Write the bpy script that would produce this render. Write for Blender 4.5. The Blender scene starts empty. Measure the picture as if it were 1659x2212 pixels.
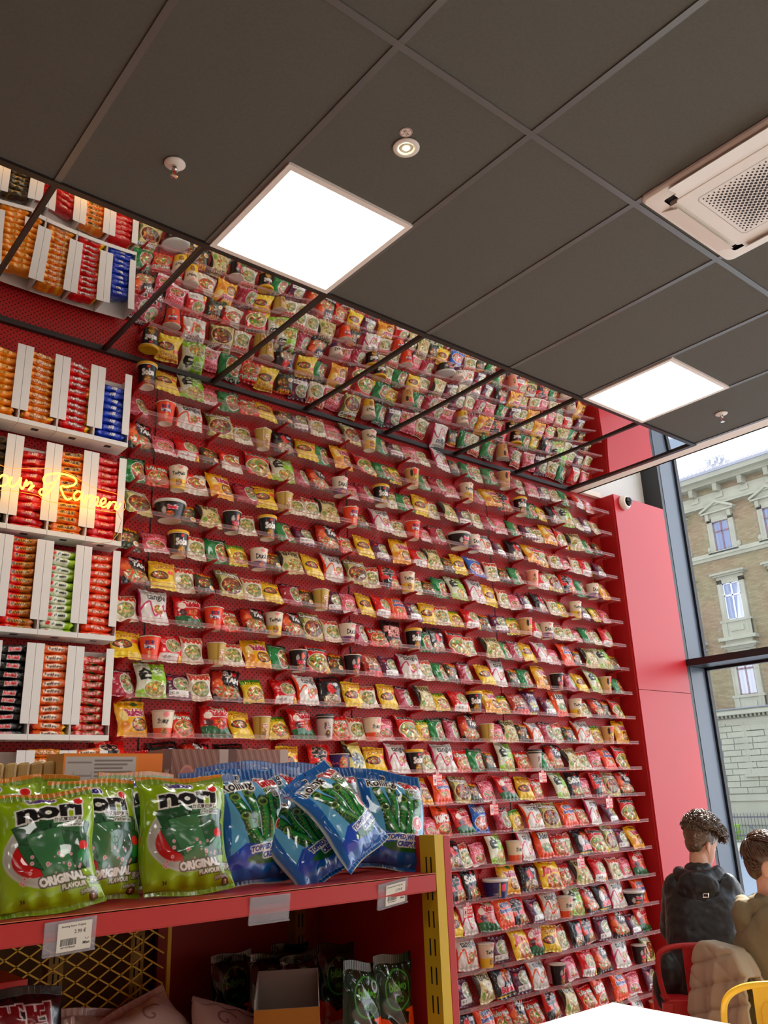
import bpy, bmesh, math, random
import numpy as np
from mathutils import Vector, Matrix, Euler

PI = math.pi
SC = bpy.context.scene
COL = SC.collection
random.seed(7)

# ------------------------------------------------------------------ camera
# x runs along the noodle wall towards the window, y towards the wall, z up (floor = 0)
CAM = Vector((0, 0, 1.6))
F_PX = 1822.36
c_r = Vector((0.77239835, -0.63408117, -0.03663128))
c_u = Vector((-0.17569634, -0.26873436, 0.94705472))
c_d = Vector((0.61035365, 0.72506752, 0.31897572))
cam = bpy.data.cameras.new('camera')
cam.sensor_fit = 'VERTICAL'
cam.sensor_height = 24.0
cam.lens = F_PX / 2212 * 24.0
cam.clip_start = 0.05
cam.clip_end = 400
camo = bpy.data.objects.new('camera', cam)
COL.objects.link(camo)
M = Matrix((c_r, c_u, -c_d)).transposed().to_4x4()
M.translation = CAM
camo.matrix_world = M
SC.camera = camo

# ------------------------------------------------------------------ sky, sun, exposure
SC.view_settings.view_transform = 'Standard'
SC.view_settings.look = 'None'
SC.view_settings.gamma = 1.0
SC.view_settings.exposure = 0.16
SC.view_settings.use_curve_mapping = False
SKY_STRENGTH = 3.0
SUN_STRENGTH = 22.0
PANEL_STRENGTH = 9.0
wd = bpy.data.worlds.new('sky')
SC.world = wd
wd.use_nodes = True
nt = wd.node_tree
bg = nt.nodes['Background']
geo = nt.nodes.new('ShaderNodeTexCoord')
sep = nt.nodes.new('ShaderNodeSeparateXYZ')
rmp = nt.nodes.new('ShaderNodeValToRGB')
nt.links.new(geo.outputs['Generated'], sep.inputs[0])
nt.links.new(sep.outputs['Z'], rmp.inputs[0])
rmp.color_ramp.elements[0].color = (0.93, 0.96, 1.0, 1)
rmp.color_ramp.elements[1].color = (0.62, 0.78, 1.0, 1)
nt.links.new(rmp.outputs[0], bg.inputs['Color'])
bg.inputs['Strength'].default_value = SKY_STRENGTH
sun = bpy.data.lights.new('sun', 'SUN')
sun.energy = SUN_STRENGTH
sun.angle = math.radians(0.8)
sun.color = (1.0, 0.93, 0.82)
suno = bpy.data.objects.new('sun', sun)
COL.objects.link(suno)
SUN_TO = Vector((0.78, 0.13, 0.60)).normalized()
suno.rotation_euler = SUN_TO.to_track_quat('Z', 'Y').to_euler()
suno.location = (12, 2, 12)

# ------------------------------------------------------------------ measures of the shop
W = 3.707          # noodle wall
H = 3.742          # ceiling
X0, T = 1.337, 0.6 # ceiling grid
YM = W - 1.066     # room-side edge of the mirror strip
YG = YM - 1.206    # next grid line
XE = X0 + 6 * T    # end of the ceiling
XC = 5.29          # inner corner of wall and pillar
YP = 3.544         # front of the pillar
XW = 5.96          # inner line of the window frame
XG = 6.22          # glass
HV = H + 1.3       # raised ceiling by the window
ZS, DZ = 3.572, 0.1692   # top shelf and shelf pitch
SD = 0.135         # shelf depth
BRX = [1.505, 1.926, 2.345, 2.77, 3.24, 3.73, 4.22, 4.70, 5.16]

# ------------------------------------------------------------------ helpers
def s2l(c):
    c = np.asarray(c, dtype=float)
    return np.where(c <= 0.04045, c / 12.92, ((c + 0.055) / 1.055) ** 2.4)

def hexc(r, g, b):
    v = s2l(np.array([r, g, b]) / 255.0)
    return (float(v[0]), float(v[1]), float(v[2]), 1.0)

MATS = {}
def mat(name, col, rough=0.5, metal=0.0, spec=0.5, coat=0.0, emit=None, estr=1.0, trans=0.0, ior=1.45, noise=0.0, nscale=20.0, bump=0.0, bscale=60.0):
    if name in MATS:
        return MATS[name]
    m = bpy.data.materials.new(name)
    m.use_nodes = True
    t = m.node_tree
    b = t.nodes['Principled BSDF']
    b.inputs['Base Color'].default_value = col
    b.inputs['Roughness'].default_value = rough
    b.inputs['Metallic'].default_value = metal
    b.inputs['Specular IOR Level'].default_value = spec
    b.inputs['Coat Weight'].default_value = coat
    b.inputs['IOR'].default_value = ior
    b.inputs['Transmission Weight'].default_value = trans
    if emit:
        b.inputs['Emission Color'].default_value = emit
        b.inputs['Emission Strength'].default_value = estr
    if noise or bump:
        tc = t.nodes.new('ShaderNodeTexCoord')
    if noise:
        n = t.nodes.new('ShaderNodeTexNoise')
        n.inputs['Scale'].default_value = nscale
        n.inputs['Detail'].default_value = 5
        t.links.new(tc.outputs['Object'], n.inputs['Vector'])
        mp = t.nodes.new('ShaderNodeMapRange')
        mp.inputs['From Min'].default_value = 0.3
        mp.inputs['From Max'].default_value = 0.7
        mp.inputs['To Min'].default_value = 1 - noise
        mp.inputs['To Max'].default_value = 1 + noise
        t.links.new(n.outputs['Fac'], mp.inputs['Value'])
        mx = t.nodes.new('ShaderNodeMix')
        mx.data_type = 'RGBA'
        mx.blend_type = 'MULTIPLY'
        mx.inputs['Factor'].default_value = 1
        mx.inputs[6].default_value = col
        t.links.new(mp.outputs[0], mx.inputs[7])
        t.links.new(mx.outputs[2], b.inputs['Base Color'])
    if bump:
        n2 = t.nodes.new('ShaderNodeTexNoise')
        n2.inputs['Scale'].default_value = bscale
        n2.inputs['Detail'].default_value = 4
        t.links.new(tc.outputs['Object'], n2.inputs['Vector'])
        bp = t.nodes.new('ShaderNodeBump')
        bp.inputs['Strength'].default_value = bump
        bp.inputs['Distance'].default_value = 0.01
        t.links.new(n2.outputs['Fac'], bp.inputs['Height'])
        t.links.new(bp.outputs[0], b.inputs['Normal'])
    MATS[name] = m
    return m

def print_mat(name, rough, coat, bump, bscale):
    """printed foil / card: the print is stored on the mesh, the gloss is procedural"""
    m = mat(name, (1, 1, 1, 1), rough=rough, coat=coat)
    t = m.node_tree
    b = t.nodes['Principled BSDF']
    a = t.nodes.new('ShaderNodeAttribute')
    a.attribute_name = 'Print'
    t.links.new(a.outputs['Color'], b.inputs['Base Color'])
    b.inputs['Coat Roughness'].default_value = 0.04
    if bump:
        tc = t.nodes.new('ShaderNodeTexCoord')
        oi = t.nodes.new('ShaderNodeObjectInfo')
        n2 = t.nodes.new('ShaderNodeTexNoise')
        n2.noise_dimensions = '4D'
        n2.inputs['Scale'].default_value = bscale
        n2.inputs['Detail'].default_value = 1.5
        n2.inputs['Distortion'].default_value = 0.6
        ml = t.nodes.new('ShaderNodeMath')
        ml.operation = 'MULTIPLY'
        ml.inputs[1].default_value = 40
        t.links.new(oi.outputs['Random'], ml.inputs[0])
        t.links.new(ml.outputs[0], n2.inputs['W'])
        t.links.new(tc.outputs['Object'], n2.inputs['Vector'])
        bp = t.nodes.new('ShaderNodeBump')
        bp.inputs['Strength'].default_value = bump
        bp.inputs['Distance'].default_value = 0.012
        t.links.new(n2.outputs['Fac'], bp.inputs['Height'])
        t.links.new(bp.outputs[0], b.inputs['Normal'])
    return m

def link_obj(name, me, m=None, parent=None):
    o = bpy.data.objects.new(name, me)
    COL.objects.link(o)
    if m is not None and not me.materials:
        me.materials.append(m)
    if parent is not None:
        o.parent = parent
    return o

def mesh_np(name, V, F, smooth=True):
    me = bpy.data.meshes.new(name)
    me.from_pydata([tuple(map(float, v)) for v in V], [], [tuple(map(int, f)) for f in F])
    if smooth:
        me.polygons.foreach_set('use_smooth', [True] * len(me.polygons))
    me.update()
    return me

def set_print(me, C):
    a = me.color_attributes.new('Print', 'FLOAT_COLOR', 'POINT')
    C = np.clip(C, 0, 1); g_ = C.mean(1, keepdims=True)
    L = s2l(np.clip(g_ + (C - g_) * 1.22, 0, 1) ** 1.12)
    A = np.ones((len(C), 4))
    A[:, :3] = L
    a.data.foreach_set('color', A.ravel())

class MB:
    """collects boxes, tubes, prisms and lathes into one mesh"""
    def __init__(s):
        s.v = []; s.f = []
    def add(s, V, F):
        n = len(s.v)
        s.v += [tuple(v) for v in V]
        s.f += [tuple(i + n for i in f) for f in F]
        return s
    def box(s, x0, x1, y0, y1, z0, z1):
        V = [(x, y, z) for z in (z0, z1) for y in (y0, y1) for x in (x0, x1)]
        return s.add(V, [(0, 2, 3, 1), (4, 5, 7, 6), (0, 1, 5, 4), (2, 6, 7, 3), (0, 4, 6, 2), (1, 3, 7, 5)])
    def hexa(s, B, Tp):
        return s.add(list(B) + list(Tp), [(3, 2, 1, 0), (4, 5, 6, 7), (0, 1, 5, 4), (1, 2, 6, 5), (2, 3, 7, 6), (3, 0, 4, 7)])
    def prism(s, P, d):
        n = len(P); d = Vector(d)
        V = [Vector(p) for p in P] + [Vector(p) + d for p in P]
        F = [tuple(range(n))[::-1], tuple(range(n, 2 * n))] + [(i, (i + 1) % n, n + (i + 1) % n, n + i) for i in range(n)]
        return s.add(V, F)
    def tube(s, P, r, n=8, closed=False, cap=True):
        P = [Vector(p) for p in P]; m = len(P)
        R = r if isinstance(r, (list, tuple)) else [r] * m
        up = None; V = []
        for i in range(m):
            a = P[i - 1] if (i > 0 or closed) else P[i]
            b = P[(i + 1) % m] if (i < m - 1 or closed) else P[i]
            t = (b - a).normalized()
            if up is None:
                up = Vector((0, 0, 1)) if abs(t.z) < 0.9 else Vector((1, 0, 0))
            x = t.cross(up).normalized(); y = x.cross(t); up = y
            for k in range(n):
                an = 2 * PI * k / n
                V.append(P[i] + (x * math.cos(an) + y * math.sin(an)) * R[i])
        F = []
        for i in range(m if closed else m - 1):
            j = (i + 1) % m
            for k in range(n):
                l = (k + 1) % n
                F.append((i * n + k, i * n + l, j * n + l, j * n + k))
        if cap and not closed:
            F.append(tuple(range(n))[::-1]); F.append(tuple((m - 1) * n + k for k in range(n)))
        return s.add(V, F)
    def lathe(s, prof, n=24, c=(0, 0, 0)):
        V = [(c[0] + r * math.cos(2 * PI * k / n), c[1] + r * math.sin(2 * PI * k / n), c[2] + z) for r, z in prof for k in range(n)]
        F = [(i * n + k, i * n + (k + 1) % n, (i + 1) * n + (k + 1) % n, (i + 1) * n + k) for i in range(len(prof) - 1) for k in range(n)]
        F.append(tuple(range(n))[::-1]); F.append(tuple((len(prof) - 1) * n + k for k in range(n)))
        return s.add(V, F)
    def ell(s, c, r, n=16, m=10, rot=None):
        V = []; F = []
        for i in range(m + 1):
            ph = -PI / 2 + PI * i / m
            for k in range(n):
                th = 2 * PI * k / n
                v = Vector((r[0] * math.cos(ph) * math.cos(th), r[1] * math.cos(ph) * math.sin(th), r[2] * math.sin(ph)))
                if rot is not None: v = rot @ v
                V.append(v + Vector(c))
        for i in range(m):
            for k in range(n):
                F.append((i * n + k, i * n + (k + 1) % n, (i + 1) * n + (k + 1) % n, (i + 1) * n + k))
        return s.add(V, F)
    def mesh(s, name, smooth=False):
        me = mesh_np(name, s.v, s.f, smooth)
        bm = bmesh.new(); bm.from_mesh(me)
        bmesh.ops.remove_doubles(bm, verts=bm.verts, dist=1e-6)
        bmesh.ops.recalc_face_normals(bm, faces=bm.faces)
        bm.to_mesh(me); bm.free()
        return me
    def build(s, name, m, parent=None, smooth=False, bevel=0.0):
        me = s.mesh(name, smooth)
        o = link_obj(name, me, m, parent)
        if bevel:
            md = o.modifiers.new('edge', 'BEVEL'); md.width = bevel; md.segments = 2; md.limit_method = 'ANGLE'
        return o

def tag(o, label=None, cat=None, group=None, kind=None):
    if label: o['label'] = label
    if cat: o['category'] = cat
    if group: o['group'] = group
    if kind: o['kind'] = kind
    return o

def empty(name, loc=(0, 0, 0), rz=0.0):
    o = bpy.data.objects.new(name, None)
    COL.objects.link(o)
    o.location = loc; o.rotation_euler = (0, 0, rz)
    o.empty_display_size = 0.1
    return o

def struct(o):
    o['kind'] = 'structure'
    return o

def copy_tree(o, parent=None):
    c = o.copy(); COL.objects.link(c)
    if parent is not None: c.parent = parent
    for ch in list(o.children): copy_tree(ch, c)
    return c

def curve_pts(P, n=6):
    """smooth run of points through P (Catmull-Rom)"""
    P = [Vector(p) for p in P]
    Q = [P[0] * 2 - P[1]] + P + [P[-1] * 2 - P[-2]]
    out = []
    for i in range(1, len(Q) - 2):
        a, b, c, d = Q[i - 1:i + 3]
        for k in range(n):
            t = k / n
            out.append(0.5 * ((2 * b) + (c - a) * t + (2 * a - 5 * b + 4 * c - d) * t * t + (3 * b - a - 3 * c + d) * t ** 3))
    out.append(P[-1])
    return out

ORD = ['first', 'second', 'third', 'fourth', 'fifth', 'sixth', 'seventh', 'eighth', 'ninth', 'tenth', 'eleventh', 'twelfth', 'thirteenth', 'fourteenth', 'fifteenth', 'sixteenth', 'seventeenth', 'eighteenth', 'nineteenth', 'twentieth', 'twenty-first', 'twenty-second', 'twenty-third', 'twenty-fourth']
ORDTOP = ['top'] + ORD[1:20] + ['lowest']

# ------------------------------------------------------------------ print drawing (small painted canvases turned into mesh colours)
_TC = {}
def text_tris(s, bold=0.0):
    k = (s, bold)
    if k in _TC: return _TC[k]
    c = bpy.data.curves.new('lettering', 'FONT')
    c.body = s; c.resolution_u = 2; c.offset = bold
    o = bpy.data.objects.new('lettering', c)
    COL.objects.link(o)
    dg = bpy.context.evaluated_depsgraph_get()
    dg.update()
    ev = o.evaluated_get(dg)
    me = ev.to_mesh()
    me.calc_loop_triangles()
    V = np.array([v.co[:2] for v in me.vertices]) if len(me.vertices) else np.zeros((0, 2))
    Tt = np.array([t.vertices[:] for t in me.loop_triangles]) if len(me.loop_triangles) else np.zeros((0, 3), int)
    ev.to_mesh_clear()
    bpy.data.objects.remove(o); bpy.data.curves.remove(c)
    if len(V):
        V = V - (V.min(0) + V.max(0)) / 2
        V = V / max(V[:, 1].max() - V[:, 1].min(), 1e-6)
    _TC[k] = (V, Tt)
    return _TC[k]

class Cv:
    def __init__(s, w, h, c, seed=0):
        s.w, s.h = w, h
        s.a = np.ones((h, w, 3)) * np.array(c) / 255.0
        s.rs = np.random.RandomState(seed)
        s.Y, s.X = np.mgrid[0:h, 0:w]
        s.X = (s.X + 0.5) / w; s.Y = (s.Y + 0.5) / w      # both in widths
        s.hh = h / w
    def put(s, m, c):
        m = m[..., None]
        s.a = s.a * (1 - m) + m * np.array(c) / 255.0
    def edge(s, d):
        return np.clip(0.5 - d * s.w, 0, 1)
    def rect(s, x0, y0, x1, y1, c):
        s.put(((s.X > x0) & (s.X < x1) & (s.Y > y0) & (s.Y < y1)).astype(float), c); return s
    def grad(s, y0, y1, c0, c1):
        t = np.clip((s.Y - y0) / (y1 - y0), 0, 1)[..., None]
        s.a = np.where((s.Y > y0)[..., None], np.array(c0) / 255 * (1 - t) + np.array(c1) / 255 * t, s.a); return s
    def ell(s, cx, cy, rx, ry, c, rot=0.0):
        dx, dy = s.X - cx, s.Y - cy
        u = dx * math.cos(rot) + dy * math.sin(rot); v = -dx * math.sin(rot) + dy * math.cos(rot)
        s.put(s.edge((np.sqrt((u / rx) ** 2 + (v / ry) ** 2) - 1) * min(rx, ry)), c); return s
    def poly(s, P, c):
        P = np.array(P, float); x, y = s.X, s.Y
        ins = np.zeros(x.shape, bool); n = len(P)
        for i in range(n):
            (x0, y0), (x1, y1) = P[i], P[(i + 1) % n]
            if y0 == y1: continue
            cond = ((y0 > y) != (y1 > y)) & (x < (x1 - x0) * (y - y0) / (y1 - y0) + x0)
            ins ^= cond
        s.put(ins.astype(float), c); return s
    def line(s, P, wd, c):
        d = np.full(s.X.shape, 9.0)
        for (x0, y0), (x1, y1) in zip(P[:-1], P[1:]):
            L = (x1 - x0) ** 2 + (y1 - y0) ** 2 + 1e-12
            t = np.clip(((s.X - x0) * (x1 - x0) + (s.Y - y0) * (y1 - y0)) / L, 0, 1)
            d = np.minimum(d, np.hypot(s.X - x0 - t * (x1 - x0), s.Y - y0 - t * (y1 - y0)))
        s.put(s.edge(d - wd / 2), c); return s
    def text(s, t, cx, cy, h, c, out=None, ow=0.0, rot=0.0, sx=1.0, bold=0.02, shear=0.0, maxw=None):
        V, Tr = text_tris(t, bold)
        if s.w == 110:
            h *= 1.22; maxw = min(.94, maxw * 1.12) if maxw else .94
        if not len(V): return s
        if s.w == 120:
            h *= 1.3; maxw = min(.9, maxw * 1.5) if maxw else .9
        V = V * np.array([sx, 1.0]) * h
        if maxw:
            ww = V[:, 0].max() - V[:, 0].min()
            if ww > maxw: V[:, 0] *= maxw / ww
        V = np.stack([V[:, 0] + V[:, 1] * shear, V[:, 1]], 1)
        cr, sr = math.cos(rot), math.sin(rot)
        V = np.stack([V[:, 0] * cr - V[:, 1] * sr, V[:, 0] * sr + V[:, 1] * cr], 1)
        SS = 2
        px = (cx + V[:, 0]) * s.w * SS; py = (cy - V[:, 1]) * s.w * SS
        m = np.zeros((s.h * SS, s.w * SS), bool)
        for a, b, d in Tr:
            xs = px[[a, b, d]]; ys = py[[a, b, d]]
            x0, x1 = int(max(0, xs.min() - 1)), int(min(m.shape[1] - 1, xs.max() + 1))
            y0, y1 = int(max(0, ys.min() - 1)), int(min(m.shape[0] - 1, ys.max() + 1))
            if x1 < x0 or y1 < y0: continue
            gy, gx = np.mgrid[y0:y1 + 1, x0:x1 + 1]; gx = gx + 0.5; gy = gy + 0.5
            e = []
            for i in range(3):
                j = (i + 1) % 3
                e.append((xs[j] - xs[i]) * (gy - ys[i]) - (ys[j] - ys[i]) * (gx - xs[i]))
            m[y0:y1 + 1, x0:x1 + 1] |= ((e[0] >= 0) & (e[1] >= 0) & (e[2] >= 0)) | ((e[0] <= 0) & (e[1] <= 0) & (e[2] <= 0))
        if out is not None:
            k = max(1, int(round(ow * s.w * SS)))
            o = m.copy()
            for i in range(k):
                q = o.copy()
                q[1:] |= o[:-1]; q[:-1] |= o[1:]
                o = q.copy()
                o[:, 1:] |= q[:, :-1]; o[:, :-1] |= q[:, 1:]
            s.put(o.reshape(s.h, SS, s.w, SS).mean((1, 3)), out)
        s.put(m.reshape(s.h, SS, s.w, SS).mean((1, 3)), c)
        return s
    def food(s, cx, cy, rx, ry, base=(214, 150, 70), bits=((200, 60, 30), (90, 140, 50), (240, 220, 160)), rim=(245, 240, 230), n=46, rot=0.0):
        if rim is not None:
            s.ell(cx, cy, rx * 1.16, ry * 1.16, rim, rot)
            s.ell(cx, cy, rx * 1.06, ry * 1.06, tuple(v * .55 for v in base), rot)
        s.ell(cx, cy, rx, ry, tuple(v * .8 for v in base), rot)
        for i in range(14):
            a = s.rs.rand() * 2 * PI; r = .75 * math.sqrt(s.rs.rand()); a0 = s.rs.rand() * 6; k = .7 + .5 * s.rs.rand()
            x0 = cx + r * rx * math.cos(a); y0 = cy + r * ry * math.sin(a)
            s.line([(x0 + rx * .3 * math.cos(a0 + t) - rx * .2, y0 + ry * .3 * math.sin(a0 + t) - ry * .15) for t in (0, .5, 1.0, 1.5, 2.0)], rx * .07, tuple(min(255, v * k) for v in base))
        for i in range(n):
            a = s.rs.rand() * 2 * PI; r = math.sqrt(s.rs.rand()) * 0.85
            q = s.rs.rand() * PI
            b = bits[s.rs.randint(len(bits))]
            k = 0.5 + s.rs.rand() * 0.7
            s.ell(cx + r * rx * math.cos(a), cy + r * ry * math.sin(a), rx * (0.12 + 0.16 * s.rs.rand()), ry * (0.05 + 0.09 * s.rs.rand()), tuple(min(255, v * k) for v in b), q)
        return s
    def speck(s, amt):
        s.a = np.clip(s.a * (1 + (s.rs.rand(s.h, s.w, 1) - 0.5) * amt), 0, 1); return s
    def sample(s, u, v):
        """u 0..1 across, v 0..1 down"""
        x = np.clip(np.asarray(u) * s.w - 0.5, 0, s.w - 1.001); y = np.clip(np.asarray(v) * s.h - 0.5, 0, s.h - 1.001)
        xi = x.astype(int); yi = y.astype(int); fx = (x - xi)[..., None]; fy = (y - yi)[..., None]
        a = s.a; x1 = np.minimum(xi + 1, s.w - 1); y1 = np.minimum(yi + 1, s.h - 1)
        return (a[yi, xi] * (1 - fx) + a[yi, x1] * fx) * (1 - fy) + (a[y1, xi] * (1 - fx) + a[y1, x1] * fx) * fy

# ================================================================== SETTING
def pegboard_mat():
    m = mat('red pegboard', hexc(188, 42, 40), rough=0.42, spec=0.28)
    t = m.node_tree; b = t.nodes['Principled BSDF']
    tc = t.nodes.new('ShaderNodeTexCoord')
    sp = t.nodes.new('ShaderNodeSeparateXYZ')
    t.links.new(tc.outputs['Object'], sp.inputs[0])
    def M2(op, a, bb=None):
        n = t.nodes.new('ShaderNodeMath'); n.operation = op
        for i, q in enumerate((a, bb)):
            if q is None: continue
            if isinstance(q, (int, float)): n.inputs[i].default_value = q
            else: t.links.new(q, n.inputs[i])
        return n.outputs[0]
    PX, PZ = 0.0262, 0.0250
    def lattice(o):
        fu = M2('MULTIPLY', M2('SUBTRACT', M2('FRACT', M2('ADD', M2('DIVIDE', sp.outputs['X'], PX), 500.0 + o)), 0.5), PX)
        fv = M2('MULTIPLY', M2('SUBTRACT', M2('FRACT', M2('ADD', M2('DIVIDE', sp.outputs['Z'], PZ), 500.0 + o)), 0.5), PZ)
        return M2('SQRT', M2('ADD', M2('MULTIPLY', fu, fu), M2('MULTIPLY', fv, fv)))
    hole = M2('LESS_THAN', M2('MINIMUM', lattice(0.0), lattice(0.5)), 0.0036)
    mx = t.nodes.new('ShaderNodeMix'); mx.data_type = 'RGBA'
    t.links.new(hole, mx.inputs['Factor'])
    mx.inputs[6].default_value = hexc(188, 42, 40); mx.inputs[7].default_value = (0.03, 0.004, 0.004, 1)
    t.links.new(mx.outputs[2], b.inputs['Base Color'])
    return m

RED = mat('red lacquer', hexc(172, 26, 28), rough=0.42, spec=0.3)
REDP = mat('red panel', hexc(196, 24, 34), rough=0.36, spec=0.6)
WHITE = mat('white board', hexc(226, 222, 214), rough=0.55)
WALLW = mat('white plaster', hexc(225, 226, 222), rough=0.8, noise=0.04, nscale=2)
BLACKF = mat('black frame metal', hexc(38, 38, 42), rough=0.35, spec=0.5)
SKYLITF = mat('skylit frame face', hexc(88, 98, 112), rough=0.3, spec=0.5)  # blue sky light on the black mullion, put into this face's colour
CEIL = mat('dark ceiling board', hexc(96, 93, 85), rough=0.85, noise=0.06, nscale=90, bump=0.15, bscale=400)
TBAR = mat('ceiling grid metal', hexc(110, 108, 106), rough=0.35, metal=0.3)
TBARD = mat('dark mirror trim', hexc(44, 36, 34), rough=0.4)
SOFFIT = mat('cream soffit', hexc(244, 234, 220), rough=0.7)

# floor
struct(MB().box(-4.5, XG + 0.05, -4.5, W + 0.1, -0.08, 0).build('floor', mat('grey floor tile', hexc(120, 116, 110), rough=0.4, noise=0.06)))
# noodle wall: red pegboard with seams
struct(MB().box(-4.5, XC, W, W + 0.12, 0, H).build('wall_back', pegboard_mat()))
sm = mat('seam shadow gap', (0.012, 0.003, 0.003, 1), rough=0.8)
for i, x in enumerate((0.435, 1.634, 2.837, 4.033)):
    struct(MB().box(x - 0.004, x + 0.004, W - 0.0012, W, 0, H).build('trim_%d' % (i + 1), sm))
for i, z in enumerate((2.06, 1.05)):
    struct(MB().box(-4.5, XC, W - 0.0012, W, z - 0.0025, z + 0.0025).build('trim_%d' % (i + 5), sm))
# closed walls behind the camera
WF = mat('warm shop wall', hexc(190, 150, 130), rough=0.8)
struct(MB().box(-4.6, -4.5, -4.5, W + 0.1, 0, H).build('wall_left', WF))
struct(MB().box(-4.5, XG, -4.6, -4.5, 0, HV).build('wall_front', WF))
# pillar cladding at the window end (boxed out, front face to the room)
struct(MB().box(XC, XW, YP, W + 0.12, 0.0, 2.252).build('wall_right', REDP))
p2 = struct(MB().box(XC, XW, YP, W + 0.2, 2.256, H - 0.008).build('wall_right_upper', REDP))
struct(MB().box(XC - 0.012, XC, YP + 0.012, W, 0.0, H - 0.02).build('trim_8', RED))
# white wall above the pillar and raised ceiling by the window
struct(MB().box(XE, XG + 0.03, W, W + 0.1, H, HV).build('wall_back_upper', WALLW))
struct(MB().box(XE, XG + 0.4, -4.5, W + 0.1, HV, HV + 0.1).build('ceiling_raised', WALLW))
# ceiling boards over the shop (mirror strip is hung below, by the wall)
struct(MB().box(-4.5, XE, -4.5, YM, H + 0.001, H + 0.05).box(-4.5, XE, YM, W, H + 0.03, H + 0.06).build('ceiling', CEIL))
struct(MB().box(XE, 5.08, -4.5, W, H, H + 0.04).box(5.08, XC + 0.02, W - 0.035, W, H, H + 0.04).box(5.06, 5.08, -4.5, W, H, HV).build('trim_9', SOFFIT))
# hung grid
g = MB()
for i in range(-9, 7):
    x = X0 + i * T
    g.box(x - 0.012, x + 0.012, -4.5, YM, H - 0.004, H + 0.004)
k = 0; y = YG
while y > -4.4:
    g.box(-4.5, XE, y - 0.012, y + 0.012, H - 0.0045, H + 0.004); y -= 1.206
struct(g.build('trim_10', TBAR))
g = MB()
for i in range(-9, 7):
    x = X0 + i * T
    w_ = 0.011 if i < 6 else 0.02
    g.box(x - w_ * .85, x + w_ * .85, YM, W, H - 0.009, H + 0.01)
g.box(-4.5, XE + 0.01, YM - 0.014, YM + 0.014, H - 0.0105, H + 0.01)
g.box(-4.5, XE + 0.01, W - 0.026, W, H - 0.012, H + 0.01)
struct(g.build('trim_11', TBARD))

# mirror panels, sagging slightly between the bars
MIR = mat('mirror sheet', (0.86, 0.85, 0.84, 1), rough=0.015, metal=1.0)
def mirror_mesh():
    nx, ny = 20, 30; V = []; F = []
    ly = W - YM
    for j in range(ny + 1):
        for i in range(nx + 1):
            u = i / nx * 2 - 1; v = j / ny * 2 - 1
            V.append((u * T / 2, v * ly / 2, -0.0062 * (1 - u * u) * (1 - 0.55 * v * v) - 0.004 * (1 - v * v) + 0.004))
    for j in range(ny):
        for i in range(nx):
            a = j * (nx + 1) + i
            F.append((a, a + nx + 1, a + nx + 2, a + 1))
    return mesh_np('mirror_panel', V, F)
mm = mirror_mesh(); mm.materials.append(MIR)
names = {5: 'next to the window end soffit', 4: 'second from the window end', 3: 'third from the window end', 2: 'between the two light panels, fourth from window', 1: 'fifth from the window end', 0: 'beside the corner of the near light panel', -1: 'above the white racks', -2: 'at the far left over the racks'}
for i in range(-2, 6):
    o = link_obj('mirror_panel', mm)
    o.location = (X0 + (i + 0.5) * T, (W + YM) / 2, H)
    tag(o, 'sagging mirror ceiling panel ' + names[i], 'mirror', 'mirror panels in the ceiling strip')

# window wall
GL = mat('window glass', (1, 1, 1, 1), rough=0.0, spec=0.5, trans=1.0, ior=1.01)
GL.node_tree.nodes['Principled BSDF'].inputs['Alpha'].default_value = 0.12
fr = MB()
ZB, ZT0, ZT1 = 0.0, 2.46, 2.512
def window(n, y0, y1):
    # transom faces the room at XW and reaches back to the glass
    b = MB()
    b.box(XW + 0.008, XG + 0.03, y0, y1, ZT0, ZT1).box(XW + 0.008, XG + 0.03, y0, y1, 0, 0.12).box(XW + 0.008, XG + 0.03, y0, y1, HV - 0.1, HV)
    o = struct(b.build('window_%d' % n, BLACKF))
    f = MB().box(XG - 0.01, XG + 0.03, y0, y0 + 0.02, 0.12, HV - 0.1).box(XG - 0.01, XG + 0.03, y1 - 0.02, y1, 0.12, HV - 0.1)
    f.box(XG - 0.01, XG + 0.03, y0, y1, ZT1, ZT1 + 0.02).box(XG - 0.01, XG + 0.03, y0, y1, ZT0 - 0.02, ZT0)
    f.build('gasket', mat('black rubber', (0.01, 0.01, 0.012, 1), rough=0.5), o)
    MB().box(XG, XG + 0.006, y0, y1, 0.1, HV - 0.1).build('pane', GL, o)
    return o
def mullion(n, y0, y1):
    o = struct(MB().box(XW + 0.004, XG + 0.03, y0, y1, 0, HV).build('window_%d' % n, BLACKF))
    return o
mullion(1, YP + 0.002, YP + 0.11)
struct(MB().box(XW + 0.004, XG + 0.03, YP + 0.11, W + 0.12, 0, HV).build('wall_right_outer', BLACKF))
MB().box(XW + 0.042, XG - 0.012, YP - 0.001, YP + 0.002, 0.13, ZT0 - 0.003).box(XW + 0.042, XG - 0.012, YP - 0.001, YP + 0.002, ZT1 + 0.003, HV).build('skylit_frame_face', SKYLITF, bpy.data.objects['window_1'])
window(2, 1.35, YP)
mullion(3, 1.25, 1.35)
window(4, -1.0, 1.25)
mullion(5, -1.1, -1.0)
window(6, -4.4, -1.1)

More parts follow.
